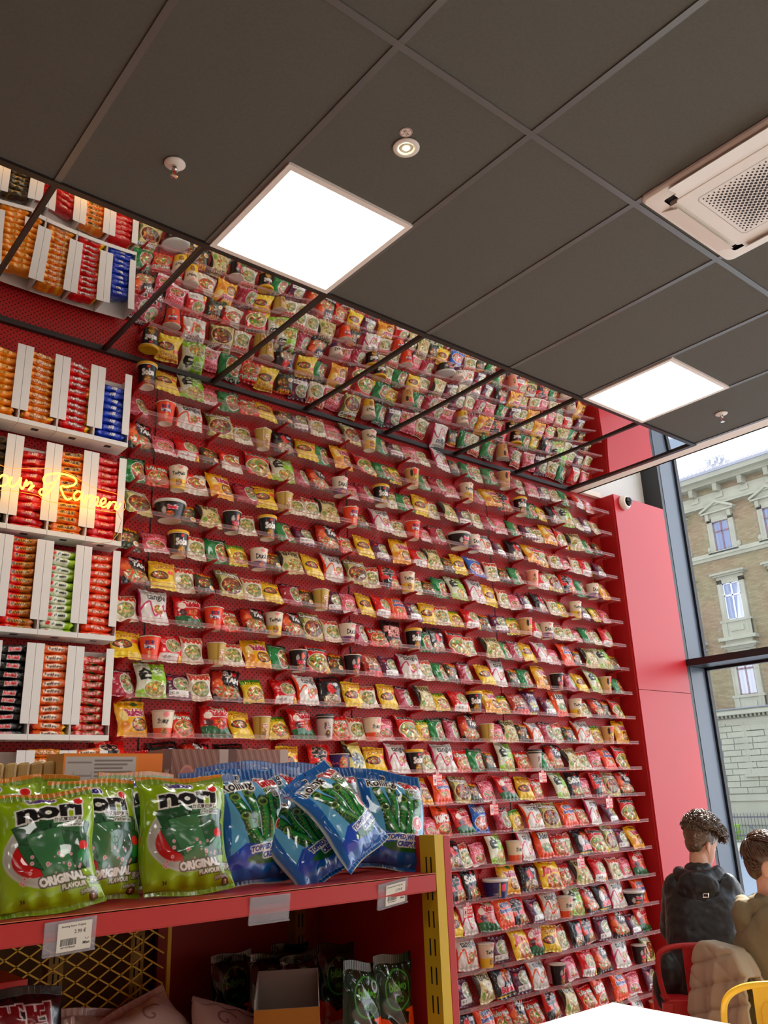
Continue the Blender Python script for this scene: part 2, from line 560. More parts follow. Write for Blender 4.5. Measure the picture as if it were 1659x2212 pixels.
# light panels set in the ceiling grid
LIT = mat('lit diffuser', (1, 1, 1, 1), emit=(1.0, 0.965, 0.90, 1), estr=PANEL_STRENGTH)
PFR = mat('panel frame', hexc(244, 234, 224), rough=0.5)
def light_panel(i, y1, label):
    x = X0 + (i + 0.5) * T
    t = empty('light_panel', (x, y1 - 0.3, H))
    a, bb = 0.291, 0.268
    f = MB().box(-a, a, -a, -bb, -0.012, 0.004).box(-a, a, bb, a, -0.012, 0.004).box(-a, -bb, -bb, bb, -0.012, 0.004).box(bb, a, -bb, bb, -0.012, 0.004)
    f.build('frame', PFR, t)
    MB().box(-bb, bb, -bb, bb, -0.008, 0.0).build('diffuser', LIT, t)
    tag(t, label, 'light', 'square light panels in the ceiling')
light_panel(0, YM - 0.004, 'large square lit ceiling panel beside the racks end of the mirror strip')
light_panel(4, YM - 0.004, 'smaller-looking square lit ceiling panel near the window, beside the mirror strip')
for i in (-8, -4, 0, 4):  # unseen panels added behind the camera as fill, repeating the visible rhythm
    for r in (2, 4):
        light_panel(i, YM - 1.206 * r - 0.01, 'added unseen fill light panel further back in the shop, row %s of column %s' % (ORD[r], ORD[i // 4 + 2]))
light_panel(-4, YM - 0.004, 'added unseen fill light panel over the near end of the racks')  # another out-of-view panel added for fill light

# ================================================================== PACKET AND CUP SHAPES
FILM = print_mat('glossy printed film', 0.3, 0.8, 1.0, 30.0)
CARD = print_mat('printed cup card', 0.35, 0.2, 0.0, 1.0)

def bag_mesh(name, w, h, th, cv, nu=60, nv=74, seal=0.07, back=None, crumple=0.004, seed=0, header=0.0, sidefold=0.0):
    """a pillow bag: front (towards -y) printed, crimped seals at both ends; base at z=0"""
    rs = np.random.RandomState(seed)
    U, Vv = np.meshgrid(np.linspace(0, 1, nu + 1), np.linspace(0, 1, nv + 1))
    uu = U * 2 - 1
    vb = (Vv - seal - header * 0) / (1 - 2 * seal)
    if header: vb = (Vv - seal * 0.6) / (1 - header - seal * 0.6)
    vb = np.clip(vb, 0, 1) * 2 - 1
    prof = (1 - np.abs(uu) ** 2.6) ** 0.55 * (1 - np.abs(vb) ** 3.2) ** 0.6
    prof = np.nan_to_num(prof)
    # crumples: sum of oriented ridges
    R = np.zeros_like(U)
    for k in range(9):
        a = rs.rand() * PI; f = 3 + rs.rand() * 9; p = rs.rand() * 6.3
        s = U * math.cos(a) + Vv * h / w * math.sin(a)
        R += np.abs(np.sin(s * f + p + 1.3 * np.sin(Vv * 5 + k))) ** 2 * rs.rand()
    R = (R / 3.2 - 0.5)
    # puckers running in from the seals
    pk = np.sin(U * (26 + 8 * rs.rand()) + rs.rand() * 6) * (np.exp(-((1 - np.abs(vb)) / 0.22) ** 2))
    if nu > 100:
        pk = pk * (np.abs(vb) < .999) + .35 * np.sin(U * 420) * (np.abs(vb) >= .999)
    y = -th * 0.62 * prof + crumple * R * (0.25 + prof) + 0.0022 * pk * (w / 0.13)
    wob = 0.004 * np.sin(Vv * 7 + rs.rand() * 6) * (w / 0.13)
    pinch = 1 - 0.055 * (1 - np.abs(vb) ** 2) - 0.02
    x = uu * w / 2 * pinch + wob
    z = Vv * h + 0.003 * np.sin(U * 6 + rs.rand() * 6) * (np.abs(vb) > 0.99)
    if sidefold: y = y + sidefold * (uu ** 2) * 0.02
    front = np.stack([x, y, z], -1).reshape(-1, 3)
    yb = th * 0.38 * prof - crumple * 0.4 * R * prof + 0.0022 * pk * (w / 0.13) + 0.0006
    bk = np.stack([x, yb, z], -1).reshape(-1, 3)
    n = (nu + 1) * (nv + 1)
    F = []
    for j in range(nv):
        for i in range(nu):
            a = j * (nu + 1) + i
            F.append((a, a + 1, a + nu + 2, a + nu + 1))
            F.append((n + a, n + a + nu + 1, n + a + nu + 2, n + a + 1))
    for i in range(nu):
        F.append((i + 1, i, n + i, n + i + 1)); a = nv * (nu + 1) + i; F.append((a, a + 1, n + a + 1, n + a))
    for j in range(nv):
        a = j * (nu + 1); F.append((a, a + nu + 1, n + a + nu + 1, n + a)); a += nu; F.append((a + nu + 1, a, n + a, n + a + nu + 1))
    me = mesh_np(name, np.concatenate([front, bk]), F)
    C = cv.sample(U.reshape(-1), 1 - Vv.reshape(-1))
    bc = np.array(back if back is not None else cv.a[2, 2] * 255) / 255.0
    set_print(me, np.concatenate([C, np.ones((n, 3)) * bc]))
    me.materials.append(FILM)
    return me

def cup_mesh(name, r0, r1, h, cv, n=56, nz=30, base=(235, 225, 205)):
    """a tapering cup, print wrapped round the side that faces -y"""
    V = []; C = []; F = []
    prof = [(0.0, 0.004), (r0 * 0.86, 0.004), (r0 * 0.9, 0.0), (r0, 0.0)] + [(r0 + (r1 - r0) * t, h * t) for t in np.linspace(0.01, 0.97, nz)] + [(r1 + 0.002, h * 0.972), (r1 + 0.0028, h * 0.985), (r1 + 0.002, h), (r1 - 0.003, h), (0.0, h - 0.001)]
    m = len(prof)
    for i, (r, z) in enumerate(prof):
        for k in range(n):
            th = -PI + 2 * PI * k / n
            V.append((r * math.sin(th), -r * math.cos(th), z))
            if 4 <= i < m - 5:
                C.append((th / 1.95 + 0.5, 1 - z / h))
            else:
                C.append((-1, 0))
    for i in range(m - 1):
        for k in range(n):
            l = (k + 1) % n
            F.append((i * n + k, i * n + l, (i + 1) * n + l, (i + 1) * n + k))
    me = mesh_np(name, V, F)
    C = np.array(C)
    col = cv.sample(np.clip(C[:, 0], 0, 1), np.clip(C[:, 1], 0, 1))
    col[C[:, 0] < -0.5] = np.array(base) / 255.0
    set_print(me, col)
    me.materials.append(CARD)
    return me

def block_mesh(name, w, d, h, cv, side=(200, 200, 200), nu=70, nv=None, mtl=None):
    """printed box; front to -y"""
    nv = nv or max(8, int(nu * h / w))
    U, Vv = np.meshgrid(np.linspace(0, 1, nu + 1), np.linspace(0, 1, nv + 1))
    fr = np.stack([(U - 0.5) * w, np.zeros_like(U), Vv * h], -1).reshape(-1, 3)
    n = len(fr)
    F = [(j * (nu + 1) + i, j * (nu + 1) + i + 1, (j + 1) * (nu + 1) + i + 1, (j + 1) * (nu + 1) + i) for j in range(nv) for i in range(nu)]
    V = list(map(tuple, fr))
    b = [(-w / 2, 0, 0), (w / 2, 0, 0), (w / 2, d, 0), (-w / 2, d, 0), (-w / 2, 0, h), (w / 2, 0, h), (w / 2, d, h), (-w / 2, d, h)]
    V += b
    for f in ((3, 2, 1, 0), (4, 5, 6, 7), (1, 2, 6, 5), (2, 3, 7, 6), (3, 0, 4, 7)):
        F.append(tuple(n + i for i in f))
    me = mesh_np(name, V, F, smooth=False)
    C = cv.sample(U.reshape(-1), 1 - Vv.reshape(-1))
    set_print(me, np.concatenate([C, np.ones((8, 3)) * np.array(side) / 255.0]))
    me.materials.append(mtl or CARD)
    return me

# ------------------------------------------------------------------ artwork of the wall products
RD, WH, BK, YL, GN = (200, 25, 30), (245, 240, 232), (22, 20, 20), (245, 200, 30), (40, 130, 60)
def C_(c, h=1.15, seed=1): return Cv(110, int(110 * h), c, seed)
def art_G():
    c = C_((38, 128, 70)); c.rect(0, 0, 1, .09, (24, 60, 34)); c.text('OMACHI', .5, .12, .12, WH, out=(20, 40, 25), ow=.01, sx=1.0, maxw=.8, rot=-.05)
    c.food(.68, .66, .28, .36, (196, 120, 70), rot=.3); c.line([(.1, .3), (.32, .5)], .015, (90, 170, 90)); c.line([(.1, .42), (.3, .6)], .015, (90, 170, 90)); return c
def art_R():
    c = C_((160, 34, 60)); c.rect(0, 0, 1, .1, (60, 14, 26)); c.text('OMACHI', .5, .13, .12, WH, out=(70, 10, 20), ow=.01, maxw=.8, rot=-.05)
    c.food(.7, .62, .27, .34, (205, 200, 160), bits=((90, 150, 60), (200, 190, 140), (170, 90, 80))); c.line([(.1, .4), (.34, .5)], .02, (200, 70, 90)); c.line([(.1, .55), (.34, .66)], .02, (200, 70, 90)); return c
def art_P():
    c = C_((96, 28, 66), 1.1); c.text('BEEF FLAVOUR', .5, .1, .06, WH, maxw=.8); c.food(.66, .52, .3, .3, (214, 206, 170), bits=((90, 150, 60), (190, 120, 90), (235, 230, 200)))
    c.ell(.2, .3, .08, .08, (200, 60, 60)); c.rect(0.1, .78, .85, 1.0, (240, 236, 230)); c.text('HC-29', .3, .89, .07, (60, 50, 50)); return c
def art_H():
    c = C_((222, 110, 130), 1.1); c.text('Hảo Hảo', .5, .3, .24, (190, 20, 40), out=(250, 225, 225), ow=.015, bold=.05, rot=.06, maxw=.88); c.rect(.05, .05, .35, .13, (235, 190, 195))
    c.food(.5, .76, .34, .2, (222, 110, 80), bits=((250, 180, 150), (210, 60, 50), (120, 160, 80))); c.rect(0, .98, 1, 1.1, (245, 225, 222)); return c
def art_M():
    c = C_((236, 226, 204), 1.15); c.text('MAMA', .5, .2, .2, (205, 60, 30), out=(250, 240, 220), ow=.012, bold=.06, maxw=.8); c.rect(0, .03, 1, .09, (214, 120, 90))
    c.food(.5, .7, .36, .3, (190, 190, 120), bits=((214, 200, 140), (110, 150, 60), (225, 170, 120))); return c
def art_Y():
    c = C_((232, 196, 46), 1.1); c.text('HOT CHEESE', .5, .13, .1, (200, 50, 40), out=(250, 225, 120), ow=.01, rot=.1, maxw=.8); c.text('CHICKEN', .55, .28, .11, (150, 40, 30), out=(250, 225, 120), ow=.01, rot=.1, maxw=.7)
    c.ell(.38, .62, .34, .17, (60, 40, 25)); c.food(.38, .62, .28, .13, (190, 80, 40), rim=None); c.rect(0, .92, 1, 1.1, (238, 214, 70)); c.rect(.7, .4, .95, .55, (220, 90, 40)); return c
def art_Ly():
    c = C_((222, 190, 40), 1.1); c.rect(0, 0, 1, .28, (80, 140, 50)); c.text('LẨU THÁI', .5, .17, .18, (245, 225, 60), out=(40, 90, 40), ow=.015, bold=.05, maxw=.86); c.food(.55, .7, .4, .28, (225, 160, 60), rim=(240, 220, 120)); return c
def art_Lr():
    c = C_((212, 60, 44), 1.15); c.rect(0, 0, 1, .1, (190, 20, 30)); c.text('LẨU THÁI', .5, .3, .2, WH, out=(60, 100, 40), ow=.015, bold=.05, maxw=.88); c.food(.5, .76, .4, .28, (225, 130, 70), rim=(240, 190, 140)); return c
def art_W():
    c = C_((60, 66, 34), 1.2); c.rect(0, 0, 1, .1, (190, 40, 30)); c.text('WAI', .5, .17, .2, (250, 190, 40), out=(180, 30, 20), ow=.02, bold=.05, maxw=.6); c.food(.4, .62, .34, .26, (150, 90, 50), rim=None, bits=((200, 40, 30), (70, 120, 40), (235, 220, 160), (220, 150, 60))); c.ell(.78, .88, .16, .12, WH); c.ell(.78, .88, .09, .07, (240, 180, 60)); return c
def art_S():
    c = C_((40, 20, 18), 1.12); c.poly([(0, .05), (.4, .0), (.3, .7), (0, .9)], (180, 50, 24)); c.ell(.22, .55, .17, .16, (220, 110, 50)); c.text('SU', .55, .17, .2, WH, out=BK, ow=.01, bold=.06, rot=-.1); c.rect(.72, .07, .86, .27, (215, 30, 40))
    c.text('TAH', .72, .42, .17, WH, out=BK, ow=.01, bold=.06, rot=-.1); c.food(.5, .84, .42, .22, (214, 160, 100), rim=None, bits=((230, 60, 30), (80, 150, 50), (245, 230, 200)), n=40); return c
def art_T(col=(190, 26, 100)):
    c = C_((232, 226, 218), 1.05); c.line([(p.x, p.y) for p in curve_pts([(0, .72, 0), (.16, .5, 0), (.32, .42, 0), (.38, .62, 0), (.46, .84, 0), (.62, .78, 0)], 6)], .055, col); c.line([(p.x, p.y) for p in curve_pts([(.66, .84, 0), (.76, .58, 0), (.84, .5, 0), (.84, .66, 0), (.97, .62, 0)], 6)], .05, col); c.line([(0, 0), (0, 1.1)], .09, col); c.line([(1, .2), (1, 1.1)], .07, col)
    c.text('tangle', .55, .28, .22, (30, 26, 28), bold=.02, maxw=.62); c.food(.62, .66, .17, .14, (225, 140, 60), rim=None); c.text('The', .33, .1, .05, (120, 110, 110)); return c
def art_O(): return art_T((224, 84, 34))
def art_C():
    c = C_((206, 196, 130), 1.1); c.poly([(0, 0), (.12, 0), (.1, 1.1), (0, 1.1)], (120, 120, 60)); c.text('Chapagetti', .5, .22, .2, WH, out=(30, 24, 20), ow=.02, bold=.05, rot=-.12, maxw=.86); c.ell(.6, .1, .1, .06, (210, 50, 40)); c.food(.48, .68, .4, .3, (150, 72, 40), rim=(230, 215, 170), bits=((200, 110, 60), (110, 46, 26), (220, 160, 90), (120, 160, 60)), n=45); return c
def art_K():
    c = C_((232, 176, 36), 1.12); c.ell(.6, .13, .14, .07, (70, 130, 80)); c.text('Buldak', .6, .4, .19, (170, 30, 80), out=WH, ow=.02, bold=.06, maxw=.62, rot=.06); c.ell(.68, .76, .27, .2, (60, 36, 20)); c.food(.68, .76, .23, .16, (230, 150, 60), rim=None); c.ell(.2, .5, .13, .17, (238, 214, 150)); c.ell(.2, .8, .14, .14, (214, 140, 40)); return c
def art_B():
    c = C_((196, 34, 34), 1.12); c.rect(0, .78, 1, 1.12, (32, 96, 52)); c.text('Kimchi', .62, .1, .1, (120, 170, 90), out=WH, ow=.015, maxw=.4); c.text('Buldak', .62, .32, .19, (190, 24, 40), out=WH, ow=.025, bold=.06, maxw=.62, rot=.08); c.food(.66, .68, .22, .2, (222, 80, 40), rim=None, bits=((240, 140, 60), (200, 40, 20))); c.ell(.24, .4, .15, .13, (242, 225, 210)); c.ell(.26, .66, .15, .12, (90, 30, 30)); return c
def art_A():
    c = C_((214, 198, 150), 1.1); c.poly([(0, 0), (.2, 0), (.1, .6), (0, .9)], (52, 40, 26)); c.text('감자면', .52, .25, .2, (30, 26, 20), bold=.04, rot=-.12, maxw=.66); c.ell(.18, .85, .1, .12, (120, 150, 50)); c.food(.6, .74, .36, .26, (224, 190, 120), rim=None, bits=((240, 225, 180), (130, 160, 60), (190, 140, 70))); return c
def art_X():
    c = C_((226, 92, 34), 1.15); c.ell(.5, .5, .38, .4, (236, 150, 60)); c.ell(.5, .5, .33, .35, (220, 80, 34)); c.text('삼양라면', .5, .3, .15, (60, 60, 120), out=WH, ow=.015, bold=.05, maxw=.5); c.text('Samyang', .5, .53, .17, (50, 50, 130), out=WH, ow=.02, bold=.05, maxw=.72, rot=.05); c.food(.5, .82, .26, .12, (230, 150, 80), rim=None); return c
def art_E():
    c = C_((206, 44, 32), 1.15); c.text('Sogokimyun', .52, .22, .17, BK, out=WH, ow=.02, bold=.05, maxw=.88, rot=-.08); c.food(.48, .76, .42, .32, (220, 190, 90), rim=(245, 240, 225), bits=((80, 150, 60), (230, 200, 120), (210, 60, 40), (245, 235, 200)), n=36); c.rect(.8, .95, 1, 1.15, YL); return c
def art_J():
    c = C_((30, 26, 28), 1.15); c.text('FISH NOODLE', .5, .12, .07, (220, 70, 60), maxw=.7); c.poly([(.3, .4), (.5, .26), (.62, .5), (.75, .6), (.5, .72), (.34, .6)], (206, 40, 34)); c.ell(.7, .34, .12, .08, (220, 220, 225)); c.food(.55, .9, .38, .2, (206, 170, 130), rim=None, bits=((240, 225, 200), (170, 110, 70))); return c
def art_V():
    c = C_((206, 34, 34), 1.1); c.text('PHỞ GÀ', .6, .12, .1, WH, maxw=.5); c.food(.62, .5, .3, .24, (230, 215, 175), bits=((90, 150, 60), (240, 230, 200), (200, 150, 90))); c.rect(.05, .8, .82, 1.1, (238, 232, 226)); c.rect(.85, .85, 1, 1.1, YL); c.text('HC-29', .34, .94, .07, (60, 50, 50)); return c
def art_Q1():
    c = C_((236, 228, 214), .95); c.poly([(0, 0), (.5, 0), (.2, .5), (0, .6)], (214, 60, 40)); c.food(.5, .5, .36, .24, (220, 120, 60)); c.ell(.76, .4, .15, .13, WH); c.ell(.76, .4, .07, .06, (245, 170, 40)); return c
def art_N():
    c = C_((156, 196, 60), 1.2); c.poly([(0, .05), (.46, 0), (.4, .9), (0, 1.0)], (232, 234, 214)); c.text('순', .27, .42, .36, (28, 28, 24), bold=.05); c.ell(.7, .34, .2, .17, (222, 232, 190)); c.text('soon', .7, .26, .1, (60, 100, 40)); c.text('비건라면', .7, .4, .09, (60, 110, 40), maxw=.3); c.food(.6, .92, .32, .2, (232, 214, 130), rim=(240, 240, 220), bits=((110, 160, 50), (240, 225, 150), (225, 130, 60))); return c
def art_Z():
    c = C_((206, 36, 26), 1.15); c.poly([(0, .8), (.5, .75), (1, .9), (1, 1.15), (0, 1.15)], (36, 24, 22)); c.text('辛', .42, .42, .55, (24, 18, 18), out=(238, 220, 200), ow=.012, bold=.05); c.food(.68, .95, .26, .16, (222, 130, 60), rim=(240, 220, 180)); return c
def art_D():
    c = C_((36, 110, 190), 1.15); c.text('비빔면', .5, .22, .24, WH, out=(20, 60, 130), ow=.02, bold=.06, maxw=.85); c.food(.5, .76, .4, .26, (230, 110, 70), rim=(240, 240, 240), bits=((240, 200, 180), (220, 60, 50), (235, 235, 240))); return c
def art_I():
    c = C_((30, 28, 32), 1.1); c.ell(.28, .55, .17, .24, (225, 220, 215)); c.food(.62, .36, .24, .24, (214, 80, 30), rim=None, bits=((240, 150, 40), (150, 40, 20))); c.text('Buldak', .62, .82, .19, (200, 30, 60), out=WH, ow=.02, bold=.06, maxw=.7, rot=.06); c.rect(0, 1.0, 1, 1.04, YL); return c
def art_F():
    c = C_((222, 92, 30), 1.3); c.poly([(.2, .15), (.95, .15), (1, 1.0), (.3, 1.0)], (238, 226, 208)); c.text('Udon', .55, .34, .24, BK, bold=.04, maxw=.66); c.food(.6, .88, .34, .22, (225, 190, 120), rim=None, bits=((90, 150, 170), (240, 225, 190), (90, 150, 60))); return c
def art_U():
    c = C_((28, 20, 20), 1.15); c.text('SUPER', .52, .42, .22, (225, 170, 160), out=(140, 30, 30), ow=.02, bold=.06, rot=-.05, maxw=.8); c.text('SPICY', .55, .66, .17, (225, 170, 160), out=(140, 30, 30), ow=.02, bold=.05, rot=-.08, maxw=.66); c.food(.55, .98, .36, .16, (190, 90, 50), rim=None); return c
def art_OK():
    c = C_((218, 90, 30), 1.3); c.text('辛', .45, .2, .26, (40, 20, 16)); c.text('KIMCHI', .5, .6, .26, WH, out=(150, 40, 20), ow=.02, bold=.06, maxw=.9, rot=.08); c.food(.5, 1.05, .36, .2, (206, 110, 60)); return c
def art_RB():
    c = C_((176, 70, 56), 1.1); c.text('LAMEN', .55, .14, .1, (235, 200, 190), maxw=.6); c.food(.52, .58, .4, .32, (186, 110, 80), rim=None, bits=((225, 190, 150), (150, 60, 50), (235, 215, 190)), n=40); c.line([(.1, .86), (.9, .9)], .05, (50, 24, 24)); c.ell(.8, 1.0, .3, .1, (214, 44, 36)); return c
def art_PP():
    c = C_((84, 28, 70), 1.3); c.rect(0, 0, 1, .1, YL); c.text('Jjajang', .55, .35, .15, WH, bold=.04, maxw=.6); c.food(.6, .85, .34, .26, (190, 195, 200), rim=None, bits=((230, 230, 235), (120, 90, 70), (220, 200, 80))); c.rect(.3, 1.18, .8, 1.3, (210, 200, 60)); return c
def art_GG():
    c = C_((226, 214, 140), 1.6); c.text('Gold Noodle', .6, .16, .14, (214, 120, 30), maxw=.7); c.food(.5, 1.0, .36, .4, (230, 228, 200), rim=None, bits=((250, 245, 220), (60, 50, 40), (140, 160, 190))); c.poly([(.0, .1), (.2, .3), (.2, .9), (0, .8)], (60, 54, 40)); return c
def art_QJ():
    c = C_((240, 200, 36), 1.05); c.text('Jin', .3, .42, .34, (196, 30, 24), bold=.06, out=(250, 225, 120), ow=.012, shear=.15); c.text('RAMEN', .7, .42, .1, (196, 30, 24), maxw=.4); c.food(.62, .8, .34, .22, (235, 160, 60), rim=(196, 60, 30)); c.ell(.6, .12, .07, .06, (220, 120, 100)); return c
def art_SO():
    c = C_((26, 24, 26), 1.25); c.text('Soba', .5, .4, .3, WH, bold=.06, out=BK, ow=.01, maxw=.84, rot=.1); c.ell(.6, .16, .1, .06, (206, 60, 60)); c.food(.6, 1.0, .38, .26, (190, 130, 80), rim=None); c.rect(.2, .68, .5, .82, (160, 40, 40)); return c
def art_SB():
    c = Cv(120, 120, (28, 26, 27), 3); c.ell(.5, .13, .1, .05, (214, 60, 60)); c.text('Soba', .5, .38, .26, WH, bold=.06, maxw=.5, rot=.06); c.food(.5, .76, .24, .2, (196, 140, 50), rim=None, bits=((225, 180, 80), (130, 80, 30))); c.rect(0, .95, 1, 1, (190, 140, 30)); return c
def art_SC():
    c = Cv(120, 120, (222, 84, 44), 3); c.ell(.5, .42, .26, .3, (236, 140, 80)); c.ell(.5, .42, .23, .27, (212, 66, 36)); c.text('삼양라면', .5, .26, .12, (50, 50, 110), maxw=.36, bold=.04); c.text('Samyang', .5, .44, .15, WH, out=(60, 60, 120), ow=.012, bold=.05, maxw=.54); c.rect(.42, .62, .56, .9, (235, 190, 150)); return c
def art_TC():
    c = Cv(120, 130, (230, 216, 194), 3); c.ell(.62, .08, .14, .07, (225, 150, 150)); c.text('Teriyaki', .52, .38, .18, BK, bold=.03, maxw=.56, rot=.06); c.rect(0, .62, 1, 1.1, (232, 196, 70)); c.food(.55, .8, .18, .14, (226, 160, 90), rim=(70, 50, 30)); return c
def art_DC():
    c = Cv(120, 120, (230, 216, 200), 4); c.ell(.62, .12, .14, .08, (225, 150, 150)); c.text('Duck', .55, .4, .2, BK, bold=.03, maxw=.5, rot=.04); c.rect(0, .66, 1, 1, (104, 62, 110)); c.food(.58, .83, .2, .13, (226, 120, 70), rim=None); return c
def art_PC():
    c = Cv(120, 130, (234, 218, 196), 5); c.ell(.66, .16, .16, .12, (230, 150, 150)); c.text('Spicy', .54, .44, .2, BK, bold=.03, maxw=.5, rot=.04); c.rect(0, .68, 1, 1.1, (222, 100, 64)); c.food(.6, .86, .2, .16, (236, 170, 130), rim=None); return c
def art_GC():
    c = Cv(120, 120, (196, 170, 100), 5); c.rect(.3, .0, .42, 1, (160, 130, 60)); c.rect(.5, .3, .82, .5, (240, 232, 214)); c.text('Samyang', .66, .36, .08, (170, 60, 50), maxw=.28); c.text('Ramen', .66, .45, .07, (170, 60, 50), maxw=.28); c.food(.66, .76, .17, .2, (226, 160, 90)); return c
def art_BC():
    c = Cv(120, 120, (34, 28, 30), 6); c.ell(.35, .4, .1, .16, (200, 195, 190)); c.ell(.68, .3, .12, .16, (226, 120, 90)); c.text('Buldak', .62, .58, .14, (200, 40, 70), out=WH, ow=.012, maxw=.4, bold=.05); c.food(.55, .82, .25, .13, (220, 90, 50), rim=None); return c
def art_FC():
    c = Cv(120, 130, (214, 176, 130), 7); c.poly([(.4, 0), (.8, 0), (.75, .3), (.5, .4)], (222, 70, 50)); c.ell(.3, .3, .12, .22, (60, 44, 36)); c.ell(.62, .52, .17, .16, BK); c.ell(.62, .52, .13, .12, (214, 190, 70)); c.food(.5, .86, .3, .18, (225, 140, 80), rim=None); return c
def art_CF():
    c = Cv(120, 140, (206, 190, 180), 8); c.rect(0, 0, 1, .14, (54, 56, 62)); c.text('팔도', .5, .4, .16, (90, 70, 70)); c.text('왕뚜껑', .52, .58, .12, (90, 70, 70), maxw=.4); c.ell(.58, .88, .2, .2, (110, 80, 70)); c.ell(.58, .88, .15, .15, (84, 56, 46)); c.ell(.58, .82, .04, .04, YL); return c
def art_RC():
    c = Cv(120, 130, (226, 160, 140), 9); c.poly([(.4, .36), (.52, .2), (.64, .36)], (90, 30, 30)); c.food(.52, .55, .14, .16, (230, 200, 140), rim=(90, 40, 30)); return c
def art_BB():
    c = Cv(160, 90, (34, 28, 30), 6); c.ell(.28, .3, .08, .12, (200, 195, 190)); c.text('Buldak', .62, .2, .13, (200, 40, 70), out=WH, ow=.01, maxw=.36, bold=.05); c.food(.52, .42, .16, .1, (222, 90, 44), rim=None); return c
def art_NB():
    c = Cv(160, 90, (46, 46, 100), 6); c.poly([(.45, .1), (.5, .02), (.56, .5), (.44, .5)], (210, 190, 110)); c.ell(.7, .2, .12, .14, (220, 90, 110)); c.rect(.16, .2, .34, .34, (30, 30, 80)); c.text('튀김우동', .3, .42, .07, (230, 220, 190), maxw=.26); return c
def art_NC():
    c = Cv(160, 140, (60, 44, 96), 6); c.text('Cup Noodle', .28, .4, .14, (220, 90, 120), maxw=.4, bold=.04); c.food(.68, .45, .24, .34, (226, 130, 90), rim=None, n=40); return c

